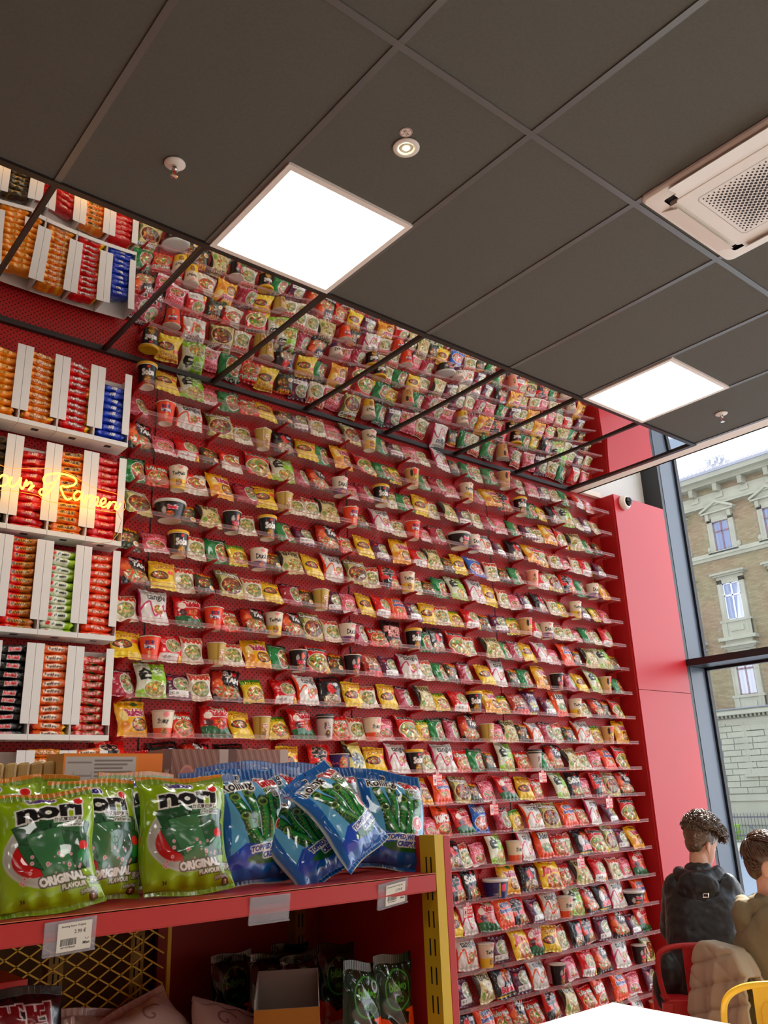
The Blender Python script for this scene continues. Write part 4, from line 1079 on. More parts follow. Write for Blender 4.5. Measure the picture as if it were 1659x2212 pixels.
# ================================================================== CEILING FIXTURES
CHR = mat('chrome', (.75, .72, .68, 1), rough=.12, metal=1.0)
def sprinkler(x, y, label):
    t = empty('fire_sprinkler', (x, y, H))
    MB().lathe([(0, -.001), (.036, -.001), (.0375, -.003), (.034, -.006), (.022, -.011), (.013, -.0125), (0, -.0125)], 36).build('cover_plate', mat('white enamel', hexc(236, 226, 216), rough=.4), t, smooth=True)
    MB().lathe([(0, -.012), (.009, -.012), (.009, -.018), (.0075, -.022), (.0075, -.03), (.0, -.03)], 16).tube([(-.008, 0, -.028), (-.011, 0, -.038), (-.005, 0, -.05), (0, 0, -.053)], .0022, 6).tube([(.008, 0, -.028), (.011, 0, -.038), (.005, 0, -.05), (0, 0, -.053)], .0022, 6).build('chrome_head', CHR, t, smooth=True)
    MB().lathe([(0, -.03), (.0022, -.03), (.0022, -.05), (0, -.05)], 8).build('red_bulb', mat('red glass bulb', (.7, .05, .02, 1), rough=.1), t)
    b = MB()
    for k in range(12):
        a = 2 * PI * k / 12
        b.prism([(.004 * math.cos(a + q), .004 * math.sin(a + q), -.053) for q in (-.3, .3)] + [(.0135 * math.cos(a + q), .0135 * math.sin(a + q), -.055) for q in (.15, -.15)], (0, 0, -.0012))
    b.lathe([(0, -.0525), (.006, -.0525), (.006, -.0545), (0, -.0545)], 12)
    b.build('deflector', CHR, t)
    tag(t, label, 'sprinkler', 'fire sprinklers in the ceiling')
sprinkler(1.031, 2.296, 'chrome fire sprinkler with white rose beside the near light panel')
sprinkler(4.638, 2.272, 'small chrome fire sprinkler near the window end of the ceiling')
t = empty('downlight', (1.633, 1.744, H))
MB().lathe([(.024, -.0005), (.046, -.0005), (.0475, -.003), (.044, -.0055), (.034, -.0075), (.026, -.006), (.024, -.0005)], 40).build('trim_ring', mat('white enamel', hexc(236, 226, 216)), t, smooth=True)
MB().lathe([(0, -.001), (.0255, -.001), (.022, -.0035), (.012, -.0045), (0, -.0045)], 24).build('lens', mat('frosted lens', hexc(206, 200, 190), rough=.3), t, smooth=True)
MB().ell((0, 0, -.006), (.0085, .0085, .004), 12, 6).build('lit_led', mat('lit led', (1, .95, .7, 1), emit=(1.0, .93, .55, 1), estr=60), t)
tag(t, 'small round emergency downlight with bright yellow-white led in the ceiling', 'ceiling light')
cs = Cv(64, 64, (232, 214, 204)); cs.ell(.5, .5, .47, .47, (120, 90, 90)); cs.ell(.5, .5, .43, .43, (236, 220, 212)); cs.line([(.1, .5), (.9, .5)], .03, (120, 90, 90)); cs.text('22', .5, .3, .22, BK); cs.text('15', .5, .7, .22, BK)
def disc_print(name, r, cv, nr=14, nt_=40):
    V = [(0, 0, 0)]; UV = [(.5, .5)]
    for i in range(1, nr + 1):
        for k in range(nt_):
            a = 2 * PI * k / nt_; q = i / nr
            V.append((r * q * math.cos(a), r * q * math.sin(a), 0)); UV.append((.5 + .5 * q * math.cos(a), .5 + .5 * q * math.sin(a)))
    F = [(0, 1 + (k + 1) % nt_, 1 + k) for k in range(nt_)] + [(1 + (i - 1) * nt_ + k, 1 + (i - 1) * nt_ + (k + 1) % nt_, 1 + i * nt_ + (k + 1) % nt_, 1 + i * nt_ + k) for i in range(1, nr) for k in range(nt_)]
    n = len(V); V2 = V + [(x, y, .0012) for x, y, z in V[-nt_:]]
    F += [(n - nt_ + k, n - nt_ + (k + 1) % nt_, n + (k + 1) % nt_, n + k) for k in range(nt_)]
    me = mesh_np(name, V2, F, False)
    c = cv.sample(np.array([u[0] for u in UV]), np.array([u[1] for u in UV]))
    set_print(me, np.concatenate([c, np.ones((nt_, 3)) * .8]))
    me.materials.append(CARD); return me
o = link_obj('number_sticker', disc_print('number_sticker', .022, cs)); o.location = (1.587, 1.691, H - .0014); o.rotation_euler = (0, 0, math.radians(-70))
tag(o, 'small round numbered sticker beside the emergency downlight', 'sticker')

# cassette air conditioner
AC = mat('cream air conditioner plastic', hexc(244, 236, 226), rough=.42)
ACD = mat('dark vent opening', (.03, .022, .028, 1), rough=.7)
ax, ay = (2.521 + 3.172) / 2, 1.405 - .325
t = empty('air_conditioner', (ax, ay, H))
def rrect(a, r, n=8, z=0.0, cx=0.0, cy=0.0):
    return [(cx + sx * (a - r) + r * math.cos(q), cy + sy * (a - r) + r * math.sin(q), z) for sx, sy, q0 in ((1, 1, 0), (-1, 1, PI / 2), (-1, -1, PI), (1, -1, 1.5 * PI)) for q in [q0 + PI / 2 * k / n for k in range(n + 1)]]
b = MB()
R1 = [rrect(.325, .03, z=-.002), rrect(.325, .03, z=-.012), rrect(.318, .03, z=-.024), rrect(.262, .01, z=-.026)]
n = len(R1[0])
V = sum(R1, []); F = [(i * n + k, i * n + (k + 1) % n, (i + 1) * n + (k + 1) % n, (i + 1) * n + k) for i in range(3) for k in range(n)]
b.add(V, F); b.build('outer_frame', AC, t, smooth=True, bevel=.002)
MB().prism(rrect(.30, .01, z=-.008), (0, 0, .006)).build('vent_recess', ACD, t)
g_ = MB().prism(rrect(.232, .018, z=-.033), (0, 0, .010)); g_.build('grille_panel', AC, t, bevel=.003)
rim_ = MB()
q0, q1 = rrect(.176, .02, z=-.0337), rrect(.1745, .02, z=-.0337)
rim_.add(q0 + q1, [(k, (k + 1) % len(q0), len(q0) + (k + 1) % len(q0), len(q0) + k) for k in range(len(q0))])
rim_.build('grille_outline', mat('grille groove', hexc(120, 100, 96)), t)
hs = MB()
for i in range(-14, 15):
    for j in range(-14, 15):
        if (i + j) % 2: continue
        x, y = i * .0112, j * .0112
        if max(abs(x), abs(y)) > .165: continue
        m_ = max(abs(x), abs(y)) / .165
        r = .0076 - .0040 * m_ ** 3
        hs.prism([(x + r * math.cos(q), y + r * .8 * math.sin(q), -.0342) for q in [PI / 3 * k for k in range(6)]], (0, 0, .0008))
hs.build('grille_holes', ACD, t)
for k in range(4):
    a = k * PI / 2; ca, sa = math.cos(a), math.sin(a)
    def rt(p): return (p[0] * ca - p[1] * sa, p[0] * sa + p[1] * ca, p[2])
    B = [rt(p) for p in ((-.205, -.306, -.026), (.205, -.306, -.026), (.205, -.240, -.05), (-.205, -.240, -.05))]
    if k in (0, 3): B = [rt(p) for p in ((-.205, -.320, -.040), (.205, -.320, -.040), (.205, -.247, -.030), (-.205, -.247, -.030))]
    Tp = [(x, y, z + .004) for x, y, z in B]
    MB().hexa(B, Tp).build('louvre', AC, t)
    B = [rt(p) for p in ((-.215, -.262, -.030), (.215, -.262, -.030), (.215, -.232, -.030), (-.215, -.232, -.030))]
    Tp = [(x, y, z + .02) for x, y, z in B]
    MB().hexa(B, Tp).build('inner_rib', AC, t)
tag(t, 'cream cassette air conditioner with perforated square grille in the dark ceiling', 'air conditioner')

# dome camera on the pillar
t = empty('security_camera', (5.398, YP, 3.678))
prof = [(0, .001), (.052, .001), (.056, .006), (.057, .022), (.053, .036), (.045, .046), (.036, .05), (0, .05)]
dm = MB().lathe(prof, 40).build('white_housing', mat('white enamel', hexc(236, 226, 216)), t, smooth=True); dm.rotation_euler = (PI / 2, 0, 0)
MB().ell((.012, -.046, .004), (.032, .030, .033), 24, 14).build('black_dome', mat('black dome plastic', (.01, .01, .012, 1), rough=.06, coat=1), t, smooth=True)
MB().ell((.016, -.068, .004), (.012, .011, .012), 16, 10).build('lens', mat('lens glass', (.03, .03, .05, 1), rough=.02, coat=1), t, smooth=True)
MB().lathe([(0, 0), (.037, 0), (.037, .003), (0, .003)], 30, c=(0, 0, .047)).build('dome_ring', mat('grey ring', hexc(190, 186, 182)), t).rotation_euler = (PI / 2, 0, 0)
for k in range(3):
    a = k * 2 * PI / 3 + .6; MB().ell((.047 * math.cos(a), -.041, .047 * math.sin(a)), (.003, .002, .003), 8, 5).build('screw', mat('dark screw', (.05, .05, .05, 1)), t)
tag(t, 'white dome security camera at the top of the red pillar', 'camera')

# ================================================================== OUTSIDE: OLD TOWN HOUSE ACROSS THE STREET
STONE = mat('pale sandstone render', hexc(140, 138, 122), rough=.9, noise=.10, nscale=1.2)
STONE2 = mat('grey green stone', hexc(134, 136, 120), rough=.9, noise=.10, nscale=2)
SLATE = mat('lead flashing', hexc(120, 124, 136), rough=.6)
def brick_mat():
    m = mat('old brick', hexc(150, 130, 100), rough=.95)
    t = m.node_tree; b = t.nodes['Principled BSDF']
    tc = t.nodes.new('ShaderNodeTexCoord'); mp = t.nodes.new('ShaderNodeMapping')
    mp.inputs['Rotation'].default_value = (PI / 2, 0, PI / 2)
    sp = t.nodes.new('ShaderNodeSeparateXYZ'); cb = t.nodes.new('ShaderNodeCombineXYZ')
    t.links.new(tc.outputs['Object'], sp.inputs[0]); t.links.new(sp.outputs['Y'], cb.inputs['X']); t.links.new(sp.outputs['Z'], cb.inputs['Y'])
    br = t.nodes.new('ShaderNodeTexBrick')
    br.inputs['Scale'].default_value = 1.0; br.inputs['Brick Width'].default_value = .27; br.inputs['Row Height'].default_value = .085; br.inputs['Mortar Size'].default_value = .008
    br.inputs['Color1'].default_value = hexc(126, 112, 90); br.inputs['Color2'].default_value = hexc(146, 136, 112); br.inputs['Mortar'].default_value = hexc(118, 110, 96)
    t.links.new(cb.outputs[0], br.inputs['Vector'])
    n = t.nodes.new('ShaderNodeTexNoise'); n.inputs['Scale'].default_value = .5; n.inputs['Detail'].default_value = 4
    t.links.new(tc.outputs['Object'], n.inputs['Vector'])
    r = t.nodes.new('ShaderNodeValToRGB'); r.color_ramp.elements[0].color = hexc(222, 200, 188); r.color_ramp.elements[1].color = hexc(214, 212, 190); r.color_ramp.elements[0].position = .4; r.color_ramp.elements[1].position = .6
    t.links.new(n.outputs['Fac'], r.inputs[0])
    mx = t.nodes.new('ShaderNodeMix'); mx.data_type = 'RGBA'; mx.blend_type = 'MULTIPLY'; mx.inputs['Factor'].default_value = .8
    t.links.new(br.outputs['Color'], mx.inputs[6]); t.links.new(r.outputs[0], mx.inputs[7]); t.links.new(mx.outputs[2], b.inputs['Base Color'])
    return m
BRICK = brick_mat()
XF = 38.0; K = 1.9
def zf(z): return z * K + 1.6
b0 = empty('apartment_house', (XF, 20, -1.0))
OFF = Vector((-XF, -20, 1.0))
def part(mb, name, m, parent=b0):
    mb.v = [tuple(Vector(v) + OFF) for v in mb.v]
    return mb.build(name, m, parent)
YA, YB = 6.0, 31.0
part(MB().box(XF, XF + 8, YA, YB, zf(1.52), zf(7.6)), 'brick_wall', BRICK)
part(MB().box(XF - .05, XF + 8, YA, YB, zf(-1.4), zf(1.52)), 'ground_storey_wall', STONE2)
# rusticated courses
b = MB(); k = 0; z = zf(-.25)
while z < zf(1.34):
    y = YA + (.3 if k % 2 else 0)
    while y < YB:
        L_ = .9 if (int(y * 7) + k) % 3 else .62
        b.box(XF - .11, XF - .04, y, min(YB, y + L_ - .035), z, z + .235); y += L_
    z += .27; k += 1
part(b, 'rusticated_blocks', STONE)
part(MB().box(XF - .16, XF, YA, YB, zf(-.42), zf(-.28)).box(XF - .10, XF, YA, YB, zf(-.95), zf(-.42)), 'plinth', STONE)
part(MB().box(XF - .12, XF, YA, YB, zf(1.36), zf(1.46)).box(XF - .4, XF, YA, YB, zf(1.55), zf(1.64)).box(XF - .3, XF, YA, YB, zf(1.64), zf(1.68)), 'string_course', STONE)
b = MB(); y = YA
while y < YB: b.box(XF - .24, XF, y, y + .1, zf(1.49), zf(1.55)); y += .2
part(b, 'dentils', STONE)
part(MB().box(XF - .42, XF, YA, YB, zf(1.68), zf(1.70)), 'flashing', SLATE)
part(MB().box(XF - .2, XF, YA, YB, zf(5.50), zf(5.60)).box(XF - .12, XF, YA, YB, zf(5.42), zf(5.50)), 'upper_course', STONE)
part(MB().box(XF - .1, XF, YA, YB, zf(6.86), zf(7.18)).box(XF - .25, XF, YA, YB, zf(6.82), zf(6.87)).box(XF - .5, XF, YA, YB, zf(7.36), zf(7.46)).box(XF - .85, XF, YA, YB, zf(7.46), zf(7.58)), 'main_cornice', STONE)
b = MB(); y = YA + .3
while y < YB:
    b.box(XF - .45, XF, y, y + .22, zf(7.16), zf(7.36)).box(XF - .16, XF, y - .1, y + .32, zf(7.0), zf(7.14)); y += 1.3
part(b, 'cornice_brackets', STONE)
part(MB().box(XF - .95, XF - .5, YA, YB, zf(7.58), zf(7.64)), 'gutter', SLATE)
rf = part(MB().hexa([(XF - .9, YA, zf(7.62)), (XF - .9, YB, zf(7.62)), (XF + 7, YB, zf(7.62)), (XF + 7, YA, zf(7.62))], [(XF + .4, YA, zf(8.02)), (XF + .4, YB, zf(8.02)), (XF + 7, YB, zf(8.02)), (XF + 7, YA, zf(8.02))]), 'roof', mat('pale roof tiles', hexc(214, 206, 200), rough=.7))
b = MB(); y = YA
while y < YB:
    b.tube([(XF - .88, y, zf(7.63)), (XF + .38, y, zf(8.025))], .045, 6); y += .24
part(b, 'tile_ridges', mat('grey roof tiles', hexc(150, 142, 150), rough=.7))
for y in (19.0, 19.35, 19.75): part(MB().box(XF + .1, XF + .3, y, y + .14, zf(7.85), zf(8.12)).box(XF + .06, XF + .34, y - .04, y + .18, zf(8.12), zf(8.16)), 'roof_vent', SLATE)
GLW = mat('dark old window glass', hexc(92, 104, 136), rough=.08, spec=.8)
CURT = mat('net curtain', hexc(176, 176, 184), rough=.8)
FRB = mat('brown window frame', hexc(104, 66, 70), rough=.5)
FRW = mat('pale window frame', hexc(206, 206, 216), rough=.5)
def fwin(yc, row):
    hw = .42
    z0, z1 = {0: (5.62, 6.40), 1: (3.84, 4.77), 2: (2.0, 2.95), 3: (.18, 1.18)}[row]
    z0, z1 = zf(z0), zf(z1)
    t = MB()
    t.box(XF - .10, XF, yc - hw - .26, yc - hw, z0, z1 + .2).box(XF - .10, XF, yc + hw, yc + hw + .26, z0, z1 + .2).box(XF - .10, XF, yc - hw - .26, yc + hw + .26, z1, z1 + .42)
    t.box(XF - .2, XF, yc - hw - .36, yc + hw + .36, z0 - .12, z0)
    if row == 0:
        t.box(XF - .3, XF, yc - hw - .42, yc + hw + .42, z1 + .42, z1 + .5)
        p = [(XF - .3, yc - hw - .45, z1 + .5), (XF - .3, yc + hw + .45, z1 + .5), (XF - .3, yc + hw + .45, z1 + .58), (XF - .3, yc, z1 + .98), (XF - .3, yc - hw - .45, z1 + .58)]
        q = [(XF - .12, yc - hw - .2, z1 + .53), (XF - .12, yc + hw + .2, z1 + .53), (XF - .12, yc, z1 + .83)]
        t.prism([p[0], p[1], p[2], q[1], q[0]] if 0 else [(XF - .14, y, z) for _, y, z in p], (.14, 0, 0))
        for s in (-1, 1):
            t.hexa([(XF - .32, yc + s * (hw + .47), z1 + .48), (XF - .32, yc + s * (hw + .47), z1 + .60), (XF - .32, yc, z1 + 1.02), (XF - .32, yc, z1 + .90)], [(XF, yc + s * (hw + .47), z1 + .48), (XF, yc + s * (hw + .47), z1 + .60), (XF, yc, z1 + 1.02), (XF, yc, z1 + .90)])
            t.box(XF - .22, XF, yc + s * (hw + .16) - .09, yc + s * (hw + .16) + .09, z1 + .1, z1 + .42)
            t.ell((XF - .06, yc + s * (hw + .34), z0 + .15), (.08, .11, .16), 10, 6)
    elif row in (1, 2):
        t.box(XF - .34, XF, yc - hw - .45, yc + hw + .45, z1 + .42, z1 + .52).box(XF - .22, XF, yc - hw - .36, yc + hw + .36, z1 + .34, z1 + .42)
        t.box(XF - .14, XF, yc - hw - .3, yc + hw + .3, z0 - .80, z0 - .12).box(XF - .18, XF, yc - hw - .3, yc - hw - .05, z0 - .8, z0 - .12).box(XF - .18, XF, yc + hw + .05, yc + hw + .3, z0 - .8, z0 - .12)
        t.box(XF - .19, XF, yc - hw + .08, yc + hw - .08, z0 - .55, z0 - .3)
        if row == 1: t.box(XF - .36, XF, yc - hw - .5, yc + hw + .5, z0 - .98, z0 - .82).box(XF - .2, XF, yc - hw - .25, yc + hw + .25, z0 - 1.4, z0 - .98)
    f = part(t, 'window_surround', STONE)
    part(MB().box(XF - .015, XF + .001, yc - hw, yc + hw, z0, z1), 'pane', CURT if row == 2 else GLW, f)
    m_ = MB(); zt = z0 + (z1 - z0) * .66
    m_.box(XF - .05, XF, yc - .035, yc + .035, z0, z1).box(XF - .05, XF, yc - hw, yc + hw, zt - .035, zt + .035).box(XF - .05, XF, yc - hw, yc - hw + .05, z0, z1).box(XF - .05, XF, yc + hw - .05, yc + hw, z0, z1).box(XF - .05, XF, yc - hw, yc + hw, z1 - .05, z1).box(XF - .05, XF, yc - hw, yc + hw, z0, z0 + .05)
    part(m_, 'sash', FRW if row == 1 else FRB, f)
    if row in (1, 3): part(MB().hexa([(XF - .022, yc - hw, z0), (XF - .022, yc - .05, z0), (XF - .018, yc - .3, z1), (XF - .018, yc - hw, z1)], [(XF - .016, yc - hw, z0), (XF - .016, yc - .05, z0), (XF - .012, yc - .3, z1), (XF - .012, yc - hw, z1)]), 'curtain', CURT, f)
for yc in [19.62 + 2.58 * k for k in range(-5, 4)]:
    for row in range(4): fwin(yc, row)
for yc in (22.4 + 1.2, 18.2): part(MB().box(XF - .12, XF, yc - .5, yc + .5, zf(-.95), zf(-.62)), 'cellar_window', GLW)
tag(b0, 'old brick and sandstone apartment house across the street with pedimented windows', 'building')

b2 = empty('distant_house', (52, 31, -1))
MB().box(-4, 6, -3.2, 6, 0, 15.5).build('wall', STONE2, b2)
MB().hexa([(-4.3, -3.5, 15.5), (6, -3.5, 15.5), (6, 6, 15.5), (-4.3, 6, 15.5)], [(1, 0.5, 18.8), (1.5, 0.5, 18.8), (1.5, 2, 18.8), (1, 2, 18.8)]).build('roof', SLATE, b2)
tag(b2, 'grey pointed roof of another house behind the brick apartment house', 'building')

STREET = mat('street asphalt', hexc(120, 126, 134), rough=.9, noise=.05)
struct(MB().box(6.4, 80, -20, 60, -1.2, -1.0).build('ground', STREET))
struct(MB().box(XF - 4.2, XF, YA, YB, -1.0, -.86).build('pavement', mat('pavement slabs', hexc(176, 172, 156), rough=.9)))
IRON = mat('wrought iron', hexc(60, 56, 70), rough=.5)
f = empty('iron_fence', (XF - 1.6, 20, -.86))
for y in (-4.4, -1.9, .62, 3.0, 5.5): MB().box(-.05, .05, y - .05, y + .05, 0, 1.32).ell((0, y, 1.36), (.07, .07, .07), 8, 6).build('post', IRON, f)
b = MB()
for z in (.28, 1.02): b.box(-.02, .02, -4.4, 5.5, z, z + .045)
b.build('rail', IRON, f)
b = MB()
for k in range(66):
    y = -4.35 + .15 * k; b.box(-.011, .011, y - .011, y + .011, .05, 1.14).lathe([(.02, 0), (.012, .04), (0, .1)], 5, c=(0, y, 1.14))
b.build('bars', IRON, f)
tag(f, 'dark wrought iron railing in front of the brick apartment house', 'fence')
hr = MB().tube([(XF - 2.3, 19.5, -.1), (XF - 2.6, 18.6, -.75), (XF - 2.6, 17.8, -.86)], .03, 6)
o = hr.build('handrail', IRON); tag(o, 'sloping dark handrail beside the railing at the apartment house', 'handrail')
def bush(loc, r, label):
    t = empty('shrub', loc)
    rr = random.Random(3); b = MB()
    for k in range(900):
        a = rr.random() * 2 * PI; q = rr.random() ** .4; e = rr.uniform(0, 1)
        c = Vector((r * q * math.cos(a) * .7, r * q * math.sin(a), r * (.15 + 1.5 * e)))
        d = Vector((rr.uniform(-1, 1), rr.uniform(-1, 1), rr.uniform(-.3, 1))).normalized() * .06; s = d.cross(Vector((0, 0, 1))).normalized() * .035
        b.add([c, c + d * .5 + s, c + d, c + d * .5 - s], [(0, 1, 2, 3)])
    b.build('foliage', mat('lime foliage', hexc(150, 196, 30), rough=.6), t)
    MB().tube([(0, 0, 0), (.02, 0, r)], .04, 6).build('stem', mat('bark', hexc(90, 70, 50)), t)
    tag(t, label, 'shrub')
bush((XF - 1.0, 21.0, -.86), .42, 'lime green shrub behind the iron railing')

# ================================================================== NEAR SHELVING UNIT
YLW = mat('yellow powder coat', hexc(214, 176, 34), rough=.42)
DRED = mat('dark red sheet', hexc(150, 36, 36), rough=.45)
REDS = mat('red shelf metal', hexc(186, 40, 38), rough=.4)
ZD = 1.45
gu = empty('shelving_unit', (0.7, 1.8, 0))
GO = Vector((-0.7, -1.8, 0))
def gp(mb, name, m, bevel=0.0, parent=None):
    mb.v = [tuple(Vector(v) + GO) for v in mb.v]
    return mb.build(name, m, parent or gu, bevel=bevel)
YF = 1.352
gp(MB().box(-.55, 1.236, YF + .002, 2.2, ZD - .03, ZD).box(-.55, 1.236, YF, YF + .0025, ZD - .031, ZD + .001).box(-.55, 1.236, YF + .001, YF + .02, ZD - .033, ZD - .03), 'top_shelf', REDS, .001)
gp(MB().box(-.55, 1.236, YF, YF + .0008, ZD - .0015, ZD + .0012), 'shelf_edge_fold', mat('lighter red edge', hexc(206, 120, 80), rough=.4))  # thin lighter strip along the front top edge of the shelf
gp(MB().box(-.55, 1.236, YF + .03, 1.79, 1.03, 1.06).box(-.55, 1.236, YF + .028, YF + .03, 1.02, 1.062), 'lower_shelf', REDS, .001)
gp(MB().box(-.2, .52, 1.56, 1.79, 1.322, 1.34).box(-.2, .52, 1.555, 1.56, 1.31, 1.342), 'inner_shelf', REDS, .001)
gp(MB().box(1.262, 1.281, YF, 2.2, 0, 1.518), 'end_panel', REDS, .0015)
SLM = mat('black slot', (.008, .006, .004, 1), rough=.8)
def slotted(mb, slots, name, m):
    for s_ in slots: mb.box(*s_)
    o_ = gp(mb, name, m); o_.data.materials.append(SLM)
    for p_ in o_.data.polygons: p_.material_index = 1 if p_.index >= 6 else 0
    return o_
L_ = []; z = .1
while z < 1.47:
    for y in (YF + .012, YF + .026): L_.append((1.2374, 1.2386, y, y + .0035, z, z + .03))
    z += .05
slotted(MB().box(1.238, 1.2615, YF, YF + .046, 0, 1.521), L_, 'front_post', YLW)
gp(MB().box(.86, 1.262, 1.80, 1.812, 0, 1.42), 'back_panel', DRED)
gp(MB().box(-.55, 1.0, 1.85, 1.856, 0, 1.42), 'added_dark_backing', mat('ochre for dim interior', hexc(112, 88, 44), rough=.6))  # added sheet hides the bright wall; its dark ochre stands for dim space
for x in (.64, .80, 1.19):
    L_ = []; z = .2
    while z < 1.39:
        for dx in (-.006, .004): L_.append((x + dx, x + dx + .003, 1.7645, 1.7655, z, z + .028))
        z += .045
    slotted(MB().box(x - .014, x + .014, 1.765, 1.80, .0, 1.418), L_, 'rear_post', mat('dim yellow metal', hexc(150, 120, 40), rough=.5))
# expanded metal mesh: a diamond net of thin strands
b = MB(); pw, ph = .044, .0135; t_ = .0014
xs = -.1
zz0, zz1 = 1.062, 1.415
def strand(x0, z0, x1, z1):
    d = Vector((x1 - x0, 0, z1 - z0)).normalized(); n = Vector((-d.z, 0, d.x)) * t_
    P = [Vector((x0, 1.742, z0)) + n, Vector((x0, 1.742, z0)) - n, Vector((x1, 1.742, z1)) - n, Vector((x1, 1.742, z1)) + n]
    b.prism(P, (0, .003, 0))
k = 0; z = zz0
while z < zz1 - ph:
    i = 0; x = xs + (pw / 2 if k % 2 else 0)
    while x + pw < .86:
        strand(x, z, x + pw / 2, z + ph); strand(x + pw / 2, z + ph, x + pw, z); x += pw
    z += ph; k += 1
b.box(-.1, .86, 1.739, 1.746, zz1 - .008, zz1).box(.852, .86, 1.739, 1.746, zz0, zz1)
gp(b, 'mesh_back', YLW)
tag(gu, 'red and yellow metal shelving unit with snack bags on its top shelf', 'shelving unit')

# ------------------------------------------------------------------ artwork of the snack bags
def art_nori():
    c = Cv(300, 360, (142, 170, 20), 5)
    c.grad(0, .12, (130, 154, 16), (148, 174, 24)); c.poly([(0, .0), (1, .0), (1, .035), (.55, .05), (.2, .02), (0, .045)], (222, 150, 40))
    c.ell(.46, .66, .40, .36, (206, 202, 194)); c.ell(.46, .66, .38, .34, (190, 186, 176)); c.ell(.36, .72, .22, .2, (176, 28, 28))
    for P in ([(.12, .40), (.50, .36), (.46, .60), (.22, .62)], [(.50, .38), (.92, .42), (.86, .62), (.52, .60)], [(.26, .50), (.62, .46), (.78, .88), (.44, .96)], [(.62, .5), (.92, .56), (.9, .86), (.76, .88)], [(.18, .58), (.30, .60), (.42, .86), (.30, .8)]):
        P2 = [(x + .012, y + .014) for x, y in P]; c.poly(P2, (10, 30, 16)); c.poly([(x - .007, y - .006) for x, y in P], (14, 40, 22)); c.poly(P, {.12: (40, 84, 50), .50: (54, 98, 62), .26: (72, 120, 80), .62: (46, 90, 54), .18: (50, 92, 58)}[P[0][0]])
    for i in range(420):
        x, y = .12 + .8 * c.rs.rand(), .38 + .56 * c.rs.rand()
        px_ = c.a[min(359, int(y * 300)), min(299, int(x * 300))]
        if px_[1] < .46 and px_[0] < .3: c.ell(x, y, .004, .004, (34, 70, 42) if i % 2 else (76, 120, 78))
    for i in range(26):
        x, y = .2 + .62 * c.rs.rand(), .72 + .24 * c.rs.rand(); r = .008 + .014 * c.rs.rand()
        c.ell(x, y, r, r, (232, 190, 190)); c.ell(x, y, r * .4, r * .4, (190, 90, 110))
    c.text('Seleco', .44, .12, .085, (36, 40, 130), out=WH, ow=.014, bold=.07, rot=-.06)
    c.text('nori', .50, .27, .19, (18, 16, 16), out=WH, ow=.016, bold=.05, sx=1.6, maxw=.74, rot=.03)
    c.ell(.80, .185, .062, .05, WH); c.ell(.80, .185, .05, .04, (206, 40, 36)); c.line([(.3, .36), (.5, .33)], .02, (18, 16, 16))
    c.text('台式厚切海苔', .68, .385, .05, (60, 56, 50), out=WH, ow=.008, maxw=.36); c.text('สาหร่ายทอด', .74, .44, .04, (30, 30, 30), out=WH, ow=.008, maxw=.28)
    c.text('ORIGINAL', .60, .955, .085, WH, out=(90, 90, 80), ow=.01, bold=.07, maxw=.56, rot=.07)
    c.text('FLAVOUR', .70, 1.025, .045, WH, out=(90, 100, 60), ow=.008, bold=.05, maxw=.28, rot=.07); c.text('原味', .92, .985, .07, WH, out=(90, 100, 60), ow=.008, maxw=.12, rot=.07)
    c.text('รสดั้งเดิม', .84, 1.075, .04, WH, out=(90, 100, 60), ow=.006, maxw=.2, rot=.07)
    c.ell(.88, 1.125, .05, .04, (70, 40, 24)); c.ell(.88, 1.125, .034, .028, (120, 90, 60)); c.text('T', .88, 1.125, .03, WH)
    c.text('36', .2, 1.09, .035, (50, 60, 20)); c.ell(.86, .66, .05, .05, (214, 60, 60)); c.ell(.86, .76, .07, .06, (40, 130, 70))
    return c
